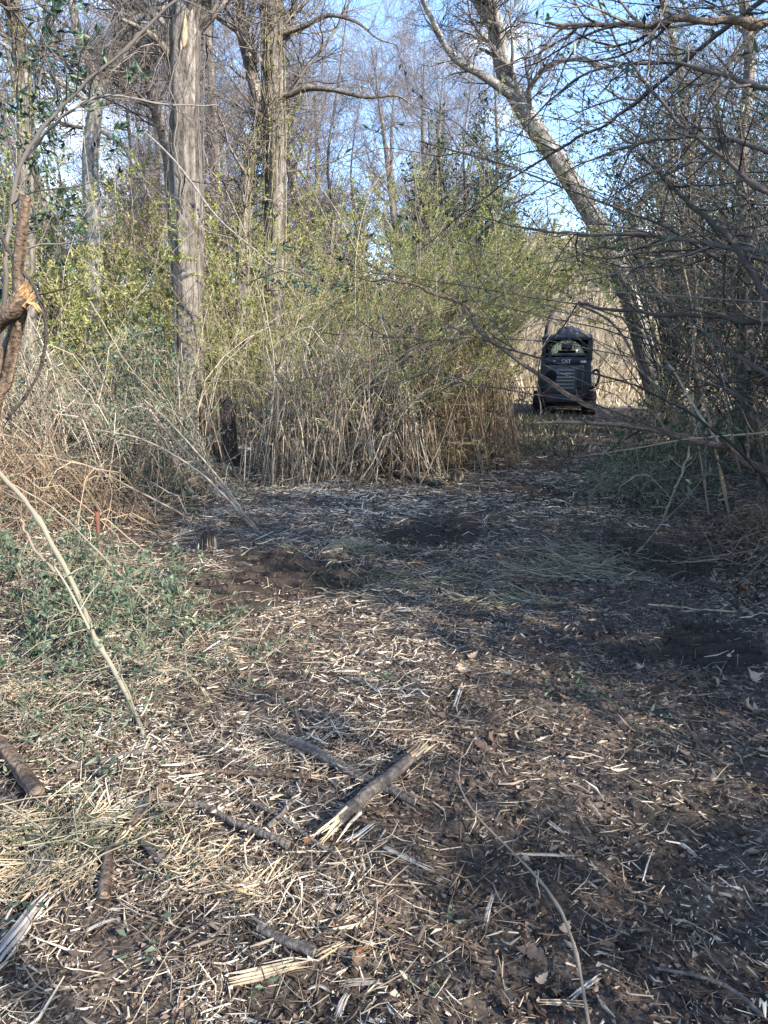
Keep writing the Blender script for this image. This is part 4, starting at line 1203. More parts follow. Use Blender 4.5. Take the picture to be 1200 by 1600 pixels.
g = Geo()
for (n, y0, y1, La, Lb, ra, rb, k) in [(64000, 1.1, 2.7, .006, .050, .0010, .0034, 2), (58000, 2.5, 4.4, .008, .060, .0011, .0038, 2), (48000, 4.2, 7.4, .015, .09, .0016, .0042, 2), (44000, 7, 12.5, .03, .13, .0030, .0065, 2), (16000, 12, 20, .06, .2, .005, .010, 2),
                                       (8000, 1.1, 2.8, .04, .12, .0018, .005, 3), (8000, 2.6, 5.2, .04, .13, .0022, .0055, 3), (6000, 5, 10, .06, .2, .003, .006, 3)]:
    x, y = scatter(n, y0, y1, 1.0)
    kp = keepmask(x, y, .30); x, y = x[kp], y[kp]; n = len(x)
    L = La + (Lb * 1.5 - La) * rng.random(n) ** 3.2; r = ra + (rb * 1.15 - ra) * rng.random(n) ** 2.6
    dk = smooth(-.1, 1.3, x - .25 * (y - 2)); kq = rng.random(n) > .18 * dk; x, y, L, r, dk = x[kq], y[kq], L[kq], r[kq], dk[kq]; n = len(x); L = L * (1 - .3 * dk)
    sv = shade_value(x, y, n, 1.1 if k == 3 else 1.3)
    if k == 3:
        P = lay(x, y, L, r, 3, .006 + .022 * rng.random(n) ** 2, wig=.10)
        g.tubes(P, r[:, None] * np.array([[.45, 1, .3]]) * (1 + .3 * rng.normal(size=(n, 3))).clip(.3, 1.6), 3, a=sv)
    else:
        c = np.stack([x, y, hgt(x, y) + .006 + .024 * rng.random(n) ** 2], 1)
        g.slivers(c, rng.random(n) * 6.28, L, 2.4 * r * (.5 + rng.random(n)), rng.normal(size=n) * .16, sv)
o = g.build('wood_chips', M['chip']); tag(o, 'shredded wood chips strewn over the dark soil', 'wood chips', kind='stuff')

g = Geo()
for (n, y0, y1, La, Lb, w) in [(6500, 1.1, 2.8, .04, .18, .0013), (8000, 2.6, 5, .05, .22, .0015), (8000, 4.5, 9, .08, .3, .002), (4000, 9, 19, .1, .4, .004)]:
    x, y = scatter(n, y0, y1, 1.0)
    left = smooth(.9, -.6, x) * .75 + .25
    kp = keepmask(x, y, .12, .8, .15) & (rng.random(len(x)) < left); x, y = x[kp], y[kp]; n = len(x)
    L = La + (Lb - La) * rng.random(n) ** 1.5
    r = w * (.5 + rng.random(n))
    P = lay(x, y, L, r, 4, .008 + .045 * rng.random(n) ** 2, tilt=.16, wig=.10)
    g.tubes(P, r[:, None] * np.array([[.8, 1, .9, .5]]), 3, a=np.clip(rng.random(n) ** 1.2 * (.7 + .4 * left[kp]), 0, 1))
o = g.build('straw', M['straw']); tag(o, 'dry straw and fibres tangled through the wood chips', 'straw', kind='stuff')

g = Geo()
for (n, y0, y1, ls) in [(14000, 1.1, 2.8, .020), (14000, 2.6, 5, .024), (13000, 4.8, 9, .034), (6000, 9, 18, .06)]:
    x, y = scatter(n, y0, y1, 1.0)
    kp = keepmask(x, y, .9, .4, .5); x, y = x[kp], y[kp]; n = len(x)
    d = np.stack([rng.normal(size=n), rng.normal(size=n), .3 * rng.normal(size=n)], 1)
    g.leaves(np.stack([x, y, hgt(x, y) + .006 + .018 * rng.random(n)], 1), d, ls * (.4 + rng.random(n)), ls * (.3 + .5 * rng.random(n)), a=rng.random(n) ** 1.6, fold=.35)
o = g.build('bark_flakes', M['leaf_brown']); tag(o, 'crumbled bark and leaf flakes matted into the soil', 'bark flakes', kind='stuff')

g = Geo()
xs, ys = [], []
for (cx, cy, hw, hd, ts) in MUD:
    n = int(240 * hw * hd / .2) + 60
    xs.append(cx + hw * .75 * rng.normal(size=n)); ys.append(cy + hd * .75 * rng.normal(size=n))
x = np.concatenate(xs); y = np.concatenate(ys); n = len(x)
s_ = .004 + .014 * rng.random(n) ** 2.5
c = np.stack([x, y, hgt(x, y) + s_ * .3], 1)
d = nrm(rng.normal(size=(n, 3))) * s_[:, None]
g.tubes(np.stack([c - d, c - d * .3, c + d * .5, c + d], 1), s_[:, None] * np.array([[.25, .9, .8, .2]]) * (.8 + .4 * rng.random((n, 4))), 5)
o = g.build('soil_clods', M['clod']); tag(o, 'crumbly dark soil clods on the churned tracks', 'soil clods', kind='stuff')

# hay tufts: green tan flattened grass across the middle and bright tufts on the left
g = Geo()
for (px, py, hw, hd, n, h) in [(860, 898, .50, .18, 240, .05), (905, 880, .35, .14, 150, .05), (690, 918, .7, .14, 90, .03), (630, 905, .45, .16, 70, .04), (970, 905, .5, .2, 90, .04), (560, 862, .5, .14, 90, .03), (880, 860, .6, .16, 110, .04), (790, 945, .6, .12, 110, .03),
                               (90, 1330, .34, .16, 120, .05), (160, 1300, .3, .16, 70, .04)]:
    c = G(px, py)
    x = c[0] + hw * rng.normal(size=n) * .5; y = c[1] + hd * rng.normal(size=n) * .5
    L = .10 + .25 * rng.random(n); r = .0014 + .0016 * rng.random(n)
    ang = rng.normal(size=n) * 1.0
    P = lay(x, y, L, r, 4, .01 + h * rng.random(n) ** 2, tilt=.14, wig=.3, ang=ang)
    g.tubes(P, r[:, None] * np.array([[1, 1, .8, .3]]), 3)
o = g.build('flattened_grass', M['hay_green']); tag(o, 'flattened green and tan grass raked across the clearing', 'grass', kind='stuff')

g = Geo()
for (px, py, hw, hd, n, h) in [(300, 1350, .10, .10, 90, .05), (318, 1365, .06, .05, 60, .06), (385, 1395, .08, .04, 120, .03), (60, 1380, .16, .07, 320, .05), (100, 1300, .2, .06, 260, .06), (550, 855, .18, .1, 260, .05), (40, 1090, .12, .06, 120, .04)]:
    c = G(px, py)
    x = c[0] + hw * rng.normal(size=n) * .6; y = c[1] + hd * rng.normal(size=n) * .6
    L = .04 + .10 * rng.random(n); r = .0012 + .0016 * rng.random(n)
    P = lay(x, y, L, r, 4, .012 + .6 * h * rng.random(n) ** 2, tilt=.2, wig=.3)
    g.tubes(P, r[:, None] * np.array([[1, 1, .8, .3]]), 3, a=.35 + .65 * rng.random(n))
o = g.build('shredded_grass', M['wood_pale']); tag(o, 'bright yellow shredded fibres in small heaps near the bottom corner', 'straw', kind='stuff')

# dead leaves too many to count
g = Geo()
for (n, y0, y1, ls) in [(900, 1.1, 3, .035), (1800, 2.8, 6, .045), (2600, 5.5, 12, .06), (1500, 12, 20, .08)]:
    x, y = scatter(n, y0, y1, 1.0)
    rt = smooth(-.8, 2.2, x) * .8 + .2
    kp = (rng.random(n) < rt) & keepmask(x, y, .35, .8, .3); x, y = x[kp], y[kp]; n = len(x)
    d = np.stack([rng.normal(size=n), rng.normal(size=n), .25 * rng.normal(size=n)], 1)
    p = np.stack([x, y, hgt(x, y) + .012 + .02 * rng.random(n)], 1)
    g.leaves(p, d, ls * (.5 + rng.random(n)), ls * (.4 + .4 * rng.random(n)), a=rng.random(n) ** 1.3, fold=.3)
n = 2600   # drift below the thicket
x = 2.1 + 1.5 * rng.random(n); y = 3.0 + 4.2 * rng.random(n)
kp = x > .36 * y + .55; x, y = x[kp], y[kp]; n = len(x)
d = np.stack([rng.normal(size=n), rng.normal(size=n), .3 * rng.normal(size=n)], 1)
g.leaves(np.stack([x, y, hgt(x, y) + .012 + .03 * rng.random(n)], 1), d, .05 * (.5 + rng.random(n)), .03 * (.6 + .8 * rng.random(n)), a=rng.random(n) ** 1.2)
o = g.build('leaf_litter', M['leaf_brown']); tag(o, 'small brown dead leaves mixed into the mulch', 'leaf litter', kind='stuff')

# little green sprigs
g = Geo()
for (px, py, n, s) in [(580, 920, 60, .16), (600, 1070, 26, .06), (890, 1070, 40, .10), (925, 1090, 20, .06), (1010, 1130, 16, .06), (650, 1555, 8, .03), (100, 1300, 60, .09), (20, 1420, 40, .08), (230, 1480, 8, .04), (280, 1380, 12, .05), (705, 1440, 6, .03), (1005, 775, 14, .05), (150, 1200, 80, .25), (100, 1120, 100, .3), (420, 1560, 6, .03), (1180, 690, 30, .2)]:
    c = G(px, py)
    p = np.stack([c[0] + s * rng.normal(size=n), c[1] + s * rng.normal(size=n), np.zeros(n)], 1)
    p[:, 2] = hgt(p[:, 0], p[:, 1]) + .015 + .03 * rng.random(n)
    g.leaves(p, nrm(np.stack([rng.normal(size=n), rng.normal(size=n), .5 * rng.random(n)], 1)), .018 + .022 * rng.random(n), .010 + .008 * rng.random(n))
o = g.build('green_sprigs', M['leaf_blue']); tag(o, 'small green leaves scattered in the mulch', 'sprigs', kind='stuff')

# dead grass of the open slope behind the machine
g = Geo()
n = 22000
y = 21.5 + 30 * rng.random(n) ** 1.2; x = -8 + 30 * rng.random(n)
g.leaves(np.stack([x, y, hgt(x, y) - .03], 1), np.stack([.5 * rng.normal(size=n), .5 * rng.normal(size=n), np.ones(n)], 1), (.35 + .9 * rng.random(n) ** 2) * smooth(20, 27, y), .03 + .03 * rng.random(n))
o = g.build('dry_grass', M['field_grass']); tag(o, 'pale dry grass on the sunny slope beyond the wood', 'grass', kind='stuff')

# path verge grass
g = Geo()
n = 5000
y = 11 + 9 * rng.random(n); x = 1.9 + .2 * (y - 11) + rng.normal(size=n) * .8
p = np.stack([x, y, hgt(x, y)], 1)
d = nrm(np.stack([.5 * rng.normal(size=n), .5 * rng.normal(size=n), np.ones(n) * .7], 1))
L = .06 + .22 * rng.random(n) ** 2
g.leaves(p, d, L, .008)
o = g.build('verge_grass', M['hay_green']); tag(o, 'short olive grass along the path to the machine', 'grass', kind='stuff')


# ------------------------------------------------------------------ sticks, logs and splinters one can pick out
def splinter(name, label, px, r0, r1, m, cat='splinter'):
    """torn piece of wood: a bundle of flat fibres of uneven length"""
    n = 7
    C = cr([G(*p) for p in px], n)
    C[:, 2] = np.linspace(hgt(C[0, 0], C[0, 1]), hgt(C[-1, 0], C[-1, 1]), n) + max(r0, r1) * .6 + .012
    root = empty(name, C[0], label, cat)
    d = nrm(C[-1] - C[0]); sd = nrm(np.cross(d, [0, 0, 1.0]))
    ns = 9
    g = Geo()
    r = np.linspace(r0, r1, n)
    for i in range(ns):
        a, b = sorted((max(0, rng.normal() * .09), min(1, 1 - abs(rng.normal()) * .16)))
        u = np.linspace(a, b, 6) * (n - 1); k = np.minimum(u.astype(int), n - 2); f = (u - k)[:, None]
        c = C[k] * (1 - f) + C[k + 1] * f; rr = r[k]
        off = (i / (ns - 1) - .5) * 1.7
        spl = np.concatenate([[1.25], np.ones(4), [1.3]])
        q = c + sd * (off * rr * spl)[:, None] + np.array([0, 0, 1.0]) * (rng.normal() * .28 * rr)[:, None] + rng.normal(size=c.shape) * rr[:, None] * .06
        g.tubes(q, rr * .30 * np.array([.25, .9, 1.1, 1, .8, .15]) * (.7 + .6 * random.random()), 4, a=random.random())
    g.build('wood', M[m], root)
    return root


def stick(name, label, px, r0, r1, m, lift=None, S=9, n=26, cat='stick', rough=.12, splint=None, sm='wood_pale', flat=1.0):
    C = cr([G(*p) for p in px], n)
    lf = max(r0, r1) * .9 + .016 if lift is None else lift
    C[:, 2] = hgt(C[:, 0], C[:, 1]) * .5 + .5 * np.linspace(C[0, 2], C[-1, 2], n) + lf
    root = empty(name, C[0], label, cat)
    r = np.linspace(r0, r1, n) * (1 + rough * rng.normal(size=n)).clip(.6, 1.4)
    g = Geo()
    if r0 > .009:
        bark_tube(g, C, r0, r1, S=18, n=40, ridge=.16, lump=.14)
        g.tubes(C[[0, 1]], np.array([r0 * .93, r0 * .5]), 12, a=.8, cap=True); g.tubes(C[[-2, -1]], np.array([r1 * .5, r1 * .93]), 12, a=.8, cap=True)
    else:
        g.tubes(C, r, S, a=.5, cap=True)
    g.build('wood', M[m], root, r0 <= .009)
    if splint:
        g = Geo()
        for e in splint:
            c, d = (C[0], nrm(C[0] - C[3])) if e == 0 else (C[-1], nrm(C[-1] - C[-4]))
            rr = r0 if e == 0 else r1
            for i in range(14):
                o = rng.normal(size=3) * rr * .5
                ln = rr * (1 + 3.2 * random.random())
                q = np.array([c + o - d * rr * 2.5, c + o, c + o * 1.3 + d * ln + rng.normal(size=3) * rr * .3])
                g.tubes(q, np.array([.30, .24, .05]) * rr, 4, a=random.random())
        g.build('splinters', M[sm], root)
    return root


ST = [
    ('fallen_log', 'dark weathered limb lying across the clearing, splintered at its lower end', [(430, 1160), (500, 1190), (560, 1220), (605, 1240), (650, 1268)], .019, .017, 'wood_grey', [0, 1], 'wood_brown'),
    ('fallen_log', 'short grey log with a pale torn end crossing under the dark limb', [(528, 1300), (565, 1265), (615, 1225), (655, 1188)], .025, .021, 'wood_grey', [0, 1], 'wood_pale'),
    ('branch_piece', 'tan peeled branch ending pale beside the dark limb', [(285, 1214), (380, 1221), (487, 1223)], .010, .011, 'wood_brown', [1], 'wood_pale'),
    ('thin_branch', 'thin bent grey branch curving down past the tan peeled one', [(460, 1112), (474, 1170), (462, 1245), (420, 1302)], .007, .008, 'wood_grey', None, None),
    ('thin_branch', 'straight thin grey branch below the tan peeled one', [(380, 1256), (440, 1286), (490, 1322), (535, 1352)], .008, .006, 'wood_grey', None, None),
    ('thin_branch', 'thicker grey branch pointing at the orange leaf', [(242, 1266), (310, 1270), (370, 1302), (452, 1334)], .008, .012, 'wood_grey', None, None),
    ('branch_piece', 'hooked yellow brown branch piece among the dry grass', [(272, 1243), (252, 1240), (236, 1258), (218, 1285), (204, 1312)], .010, .020, 'wood_brown', [1], 'wood_pale'),
    ('branch_piece', 'stubby upright brown branch piece in the bottom corner straw', [(172, 1342), (168, 1380), (164, 1416)], .014, .018, 'wood_brown', None, None),
    ('branch_piece', 'dark branch piece next to the hooked one', [(212, 1312), (232, 1335), (252, 1362)], .011, .010, 'wood_grey', None, None),
    ('fallen_log', 'smooth brown log end poking in at the near photo edge', [(-50, 1125), (-10, 1165), (30, 1215), (60, 1258)], .034, .028, 'wood_brown', None, None),
    ('wood_splinter', 'long pale yellow splinter lying in the dry grass at the photo edge', [(-20, 1362), (40, 1325), (90, 1296), (150, 1272)], .016, .005, 'wood_pale', [1], 'wood_pale'),
    ('wood_splinter', 'big pale split piece of wood near the bottom middle', [(358, 1542), (400, 1534), (440, 1526), (488, 1512)], .017, .012, 'wood_pale', [0, 1], 'wood_pale'),
    ('wood_splinter', 'short pale pointed splinter above the big split piece', [(492, 1503), (515, 1493), (542, 1480)], .015, .006, 'wood_pale', [1], 'wood_pale'),
    ('branch_piece', 'grey ragged branch joining the short pale splinter', [(404, 1463), (440, 1482), (492, 1503)], .012, .014, 'wood_grey', [0], 'wood_grey'),
    ('wood_splinter', 'frayed grey fibrous splinter bundle at the bottom photo edge', [(-20, 1530), (30, 1470), (60, 1430), (88, 1398)], .024, .012, 'wood_white', [0, 1], 'wood_pale'),
    ('wood_splinter', 'short white splinter below the frayed bundle', [(135, 1462), (160, 1452), (186, 1444)], .008, .006, 'wood_white', [1], 'wood_white'),
    ('wood_splinter', 'pale splinter pair upper half among the brambles', [(132, 1272), (160, 1256), (188, 1240)], .008, .006, 'wood_white', [1], 'wood_white'),
    ('wood_splinter', 'white chewed splinter near the hooked branch piece', [(168, 1280), (190, 1266), (208, 1254)], .012, .010, 'wood_white', [0, 1], 'wood_white'),
    ('wood_splinter', 'thin pale tan strip lying level in the dark soil', [(790, 1341), (850, 1344), (925, 1345)], .004, .007, 'wood_pale', [0], 'wood_pale'),
    ('wood_splinter', 'white splinter at the end of the thin twigs above the level strip', [(856, 1290), (868, 1300), (883, 1311)], .008, .005, 'wood_white', None, None),
    ('thin_branch', 'crooked grey branch among the dead leaves on the thicket side', [(1056, 1113), (1070, 1140), (1100, 1178), (1128, 1200), (1145, 1202)], .006, .005, 'wood_grey', None, None),
    ('wood_splinter', 'tan stick at the foot of the long cane', [(838, 1574), (880, 1576), (927, 1579)], .006, .008, 'wood_pale', [1], 'wood_pale'),
    ('wood_splinter', 'white splinter pair crossing the long cane', [(888, 1572), (915, 1550), (942, 1530)], .006, .007, 'wood_white', [1], 'wood_white'),
    ('thin_branch', 'thin grey branch in the bottom corner of the dark soil', [(1020, 1524), (1090, 1540), (1150, 1568), (1190, 1600)], .004, .006, 'wood_grey', None, None),
    ('wood_splinter', 'short grey white broken stick standing out on the mulch', [(710, 1112), (716, 1094), (725, 1070)], .010, .012, 'wood_white', [0, 1], 'wood_white'),
    ('thin_branch', 'long pale branch lying level above the tread marks', [(1012, 950), (1080, 955), (1150, 960), (1230, 968)], .006, .008, 'wood_pale', None, None),
    ('thin_branch', 'dark curved stick ending thick beside the big oak leaf', [(830, 958), (880, 952), (920, 945), (948, 925)], .006, .018, 'wood_dark', None, None),
    ('thin_branch', 'pale stick at the edge of the flattened grass', [(690, 926), (715, 934), (745, 940)], .010, .008, 'wood_pale', None, None),
    ('fallen_log', 'dark log lying at the foot of the cane bush', [(582, 738), (640, 722), (690, 708)], .05, .04, 'wood_dark', None, None),
    ('fallen_log', 'second dark log in front of the one at the cane bush foot', [(612, 746), (650, 754), (684, 764)], .04, .035, 'wood_dark', [1], 'wood_grey'),
    ('fallen_log', 'thin dark log out in the path beyond the cane bush', [(770, 718), (800, 708)], .04, .03, 'wood_dark', None, None),
    ('wood_splinter', 'pale stick at the foot of the cane bush', [(512, 753), (532, 754), (555, 753)], .014, .012, 'wood_white', None, None),
    ('wood_splinter', 'small white broken branch in front of the logs', [(592, 798), (606, 786), (616, 776)], .009, .007, 'wood_white', None, None),
    ('thin_branch', 'thin pale branch bowing over the dark mud patch', [(395, 832), (440, 858), (490, 874), (540, 880), (570, 872)], .006, .004, 'vine', None, None),
    ('wood_splinter', 'pale stick lying on the path by the machine', [(918, 704), (950, 702), (992, 703)], .012, .010, 'wood_white', None, None),
    ('wood_splinter', 'pale splinter beside the frayed grass heap on the near mulch', [(480, 1552), (500, 1545), (520, 1560)], .005, .004, 'wood_white', None, None),
    ('wood_splinter', 'white bark strip in the bottom middle of the dark soil', [(530, 1548), (565, 1545), (605, 1543)], .009, .006, 'wood_white', [1], 'wood_white'),
    ('wood_splinter', 'white shredded stick standing on the bottom edge', [(528, 1598), (536, 1575), (545, 1560)], .009, .007, 'wood_white', [1], 'wood_white'),
    ('wood_splinter', 'long white splinter across the mulch under the short grey log', [(600, 1330), (640, 1345), (690, 1372)], .006, .009, 'wood_white', [0], 'wood_white'),
    ('wood_splinter', 'white feathered splinter beside the short grey log', [(540, 1325), (565, 1308), (590, 1290)], .012, .005, 'wood_white', [0], 'wood_white'),
    ('wood_splinter', 'slim white splinter standing among the dark soil specks', [(756, 1460), (764, 1425), (772, 1398)], .006, .005, 'wood_white', [0], 'wood_white'),
    ('wood_splinter', 'white splinter near the pale bramble stem foot', [(322, 1168), (336, 1145), (352, 1124)], .006, .005, 'wood_white', [0], 'wood_white'),
    ('wood_splinter', 'second white splinter beside the pale bramble stem foot', [(376, 1150), (386, 1128), (396, 1104)], .007, .004, 'wood_white', [0], 'wood_white'),
    ('wood_splinter', 'white slanting splinter low on the thicket side mulch', [(1062, 1325), (1078, 1337), (1090, 1350)], .007, .004, 'wood_white', None, None),
    ('thin_branch', 'short dark branch under the pale bramble stem', [(90, 1215), (160, 1200), (240, 1182)], .012, .010, 'wood_grey', None, None),
    ('thin_branch', 'thin dark twig standing upright by the tread marks', [(1110, 1130), (1112, 1090), (1118, 1050)], .003, .002, 'wood_dark', None, None),
]
for (nm, lb, px, r0, r1, m, sp, sm) in ST:
    if nm == 'wood_splinter':
        splinter(nm, lb, px, r0, r1, m); continue
    stick(nm, lb, px, r0, r1, m, splint=sp, sm=sm or 'wood_pale', flat=.7 if nm == 'wood_splinter' else 1.0, cat={'fallen_log': 'log', 'wood_splinter': 'splinter'}.get(nm, 'branch'))
C_ = [G(706, 1212), G(740, 1290), G(800, 1362), G(860, 1432), G(896, 1505), G(922, 1625)]
C_ = [c + np.array([0, 0, z]) for c, z in zip(C_, (.02, .05, .07, .07, .05, .02))]
limb('long_cane', 'long thin pale cane curving across the dark soil to the bottom edge', C_, .0028, .0045, 'cane', 3, (.05, .15), cat='cane', S=6)


# stumps
def stump(label, px, py, r, h, dark):
    c = G(px, py)
    root = empty('cut_stump', c, label, 'stump')
    g = Geo(); n = 16
    th = np.arange(n) * 2 * math.pi / n
    prof = [(1.5, -.05), (1.15, .15), (1.0, .5), (.95, .85), (.8, 1.0)]
    V = []
    jag = 1 + .25 * rng.normal(size=n)
    for j, (a, z) in enumerate(prof):
        for i in range(n):
            rr = r * a * (1 + .12 * math.sin(3 * th[i] + 1) + .06 * rng.normal())
            V.append(c + np.array([rr * math.cos(th[i]), rr * math.sin(th[i]), h * z * (jag[i] if z > .5 else 1)]))
    V.append(c + np.array([0, 0, h * .75]))
    f = [(j * n + i, j * n + (i + 1) % n, (j + 1) * n + (i + 1) % n, (j + 1) * n + i) for j in range(len(prof) - 1) for i in range(n)]
    g.add(V, f, .4)
    top = (len(prof) - 1) * n
    g.F.append(np.array([(top + i, top + (i + 1) % n, len(V) - 1) for i in range(n)]))
    g.build('base', M['wood_dark' if dark else 'wood_brown'], root)
    g = Geo()
    for i in range(26):
        a = rng.random() * 6.28; rr = r * (1.0 + .25 * rng.random())
        b = c + np.array([rr * math.cos(a), rr * math.sin(a), h * .1])
        t = c + np.array([rr * .9 * math.cos(a), rr * .9 * math.sin(a), h * (.7 + .5 * random.random())])
        g.tubes(np.array([b, (b + t) / 2 + rng.normal(size=3) * .004, t]), np.array([.006, .005, .001]) * (.5 + random.random()), 4, a=random.random())
    g.build('splinters', M['straw'], root)


stump('made-up dark stump standing in for shade inside the hollow', 338, 722, .26, .85, True)  # dark body added to deepen the shade in the cane hollow
stump('shredded stump with a dark top beside the broken pale stems', 327, 858, .055, .13, True)
stump('small dark stump out in front of the cane bush logs', 714, 752, .06, .11, True)
stump('tiny splintered stump on the path short of the machine', 890, 715, .05, .10, False)


# ------------------------------------------------------------------ oak leaves one can pick out
def oak_mesh(seed, curl):
    r_ = np.random.default_rng(seed)
    w = np.array([.02, .04, .14, .17, .12, .22, .30, .18, .27, .33, .18, .03]) * (1 + .15 * r_.normal(size=12)).clip(.6, 1.4)
    wr = np.array([.02, .04, .14, .17, .12, .22, .30, .18, .27, .33, .18, .03]) * (1 + .15 * r_.normal(size=12)).clip(.6, 1.4)
    t = np.array([0, .10, .20, .27, .38, .46, .56, .64, .74, .82, .90, 1.0])
    V = []
    for i in range(12):
        z = curl * (t[i] - .5) ** 2
        sk = .06 if i % 2 == 0 else 0
        V += [(-w[i], t[i] + sk, z + curl * .9 * w[i] ** 2 * 3 + .02 * r_.normal()), (0, t[i], z), (wr[i], t[i] + sk, z + curl * .9 * wr[i] ** 2 * 3 + .02 * r_.normal())]
    F = []
    for i in range(11):
        a = i * 3
        F += [(a, a + 1, a + 4, a + 3), (a + 1, a + 2, a + 5, a + 4)]
    V = np.array(V) - np.array([0, .5, 0])
    st_ = np.array([(0, -.5, 0), (.01, -.5, 0), (.03, -.72, .02), (.02, -.72, .02)])
    g = Geo(); g.add(V, F, .5); g.add(st_, [(0, 1, 2, 3)], .2)
    return g


oaks = {}
for m in ('leaf_brown', 'leaf_orange', 'leaf_pale'):
    oaks[m] = []
    for s in range(4):
        me = oak_mesh(s, [.3, .55, -.25, .8][s]).mesh('oak_leaf', False); me.materials.append(M[m]); oaks[m].append(me)
named = [
    (940, 960, .125, 'leaf_pale', 'largest pale oak leaf, curled beside the dark curved stick'), (722, 1052, .10, 'leaf_pale', 'pale oak leaf on the mulch above the grey white stick'),
    (735, 1110, .09, 'leaf_brown', 'brown oak leaf lying against the grey white broken stick'), (775, 1170, .10, 'leaf_brown', 'brown curled oak leaf in a pair, upper middle mulch'),
    (758, 1175, .09, 'leaf_brown', 'darker leaf of the curled brown pair'), (430, 1398, .075, 'leaf_brown', 'reddish brown curled leaf on the near yellow fibres'),
    (565, 1492, .055, 'leaf_orange', 'bright orange leaf near the pale pointed splinter'), (556, 1512, .06, 'leaf_brown', 'brown lobed leaf just below the bright orange one'),
    (483, 1320, .05, 'leaf_orange', 'small orange leaf beside the thicker grey branch'), (498, 1303, .05, 'leaf_brown', 'small upright brown leaf next to the small orange one'),
    (611, 1446, .045, 'leaf_brown', 'small square reddish leaf in the dark soil middle'), (1180, 1118, .11, 'leaf_pale', 'big pale oak leaf with pointed lobes near the thicket edge'),
    (1148, 1128, .08, 'leaf_brown', 'brown leaf beside the big pale pointed one'), (1050, 1062, .08, 'leaf_orange', 'orange brown leaf below the tread marks'),
    (1083, 1058, .08, 'leaf_brown', 'reddish leaf next to the orange brown one below the tread marks'), (1000, 1050, .07, 'leaf_pale', 'small pale oak leaf near the tread mark corner'),
    (910, 1046, .07, 'leaf_pale', 'pale oak leaf over the green sprigs'), (1074, 1190, .08, 'leaf_pale', 'pinkish leaf at the end of the crooked grey branch'),
    (965, 1130, .07, 'leaf_brown', 'brown leaf between the sprigs and the crooked grey branch'), (1105, 1228, .07, 'leaf_pale', 'tan crumpled leaf below the crooked grey branch'),
    (1020, 1352, .07, 'leaf_brown', 'brown folded leaf low in the dark soil'), (848, 1540, .045, 'leaf_pale', 'white curled leaf beside the long cane'),
    (885, 1455, .05, 'leaf_pale', 'pale curled leaf above the white one by the long cane'), (1165, 928, .08, 'leaf_orange', 'orange leaf at the foot of the thicket'),
    (1115, 1095, .07, 'leaf_brown', 'purplish brown leaf next to the upright twig'), (560, 945, .08, 'leaf_brown', 'dark red leaf at the edge of the flattened grass'),
    (430, 1062, .08, 'leaf_brown', 'dark brown curled leaf right of the low greenery'), (370, 1045, .07, 'leaf_pale', 'pink tan leaf near the low greenery edge'),
    (510, 970, .08, 'leaf_brown', 'brown leaf just below the muddy tread patch'), (535, 970, .07, 'leaf_pale', 'pale curled leaf below the muddy tread patch'),
    (88, 1235, .05, 'leaf_orange', 'orange leaf beside the smooth brown log end'), (1178, 1070, .09, 'leaf_pale', 'pale leaf above the big pointed one at the photo edge'),
    (1190, 1180, .08, 'leaf_pale', 'tan leaf cut by the photo edge'), (740, 1030, .07, 'leaf_pale', 'grey round leaf behind the pale oak leaf on the mulch'),
    (690, 232, 0, '', ''),
]
for i, (px, py, s, m, lb) in enumerate(named):
    if s == 0: continue
    c = G(px, py)
    o = bpy.data.objects.new('oak_leaf', oaks[m][i % 4]); COL.objects.link(o)
    o.location = (c[0], c[1], float(hgt(c[0], c[1])) + .022); o.scale = (s,) * 3
    o.rotation_euler = (rng.normal() * .3, rng.normal() * .3, rng.random() * 6.28)
    tag(o, lb, 'leaf', 'oak leaves on the clearing floor')
n_more = 70
x = .1 + 2.4 * rng.random(n_more); y = 1.6 + 4.5 * rng.random(n_more)
for i in range(n_more):
    m = ['leaf_brown', 'leaf_brown', 'leaf_pale', 'leaf_orange'][i % 4] if i % 12 == 3 or i % 4 != 3 else 'leaf_brown'
    o = bpy.data.objects.new('oak_leaf', oaks[m][i % 4]); COL.objects.link(o)
    o.location = (x[i], y[i], float(hgt(x[i], y[i])) + .018); s = .035 + .045 * rng.random(); o.scale = (s,) * 3
    o.rotation_euler = (rng.normal() * .4, rng.normal() * .4, rng.random() * 6.28)
    tag(o, 'small dead oak leaf half buried in the %s mulch' % ('dark near' if y[i] < 2.6 else 'middle' if y[i] < 4.2 else 'far'), 'leaf', 'small dead leaves in the mulch')


# ------------------------------------------------------------------ compact track loader, seen from behind
MX, MY = 4.66, 19.3
MZ = float(hgt(MX, MY)) - .02
loader = empty('track_loader', (MX, MY, MZ), 'black compact track loader seen from behind at the end of the path', 'loader')


def part(name, m, fn, parent=None, sm=False, bevel=0.0, label=None):
    g = Geo(); fn(g)
    me = g.mesh(name, sm); me.materials.append(M[m])
    o = bpy.data.objects.new(name, me); COL.objects.link(o); o.parent = parent or loader
    if bevel:
        b = o.modifiers.new('bevel', 'BEVEL'); b.width = bevel; b.segments = 2; b.limit_method = 'ANGLE'
    if label: o['label'] = label
    return o


def loop_profile(off=0.0, n=14):
    """track outline in (y, z): round ends, raised rear sprocket"""
    pts = []
    for a in np.linspace(math.pi * .5, math.pi * 1.5, n):
        pts.append((.18 + (.30 + off) * math.cos(a), .33 + (.30 + off) * math.sin(a)))
    for a in np.linspace(-math.pi * .5, math.pi * .5, n):
        pts.append((1.55 + (.26 + off) * math.cos(a), .29 + (.26 + off) * math.sin(a)))
    return pts


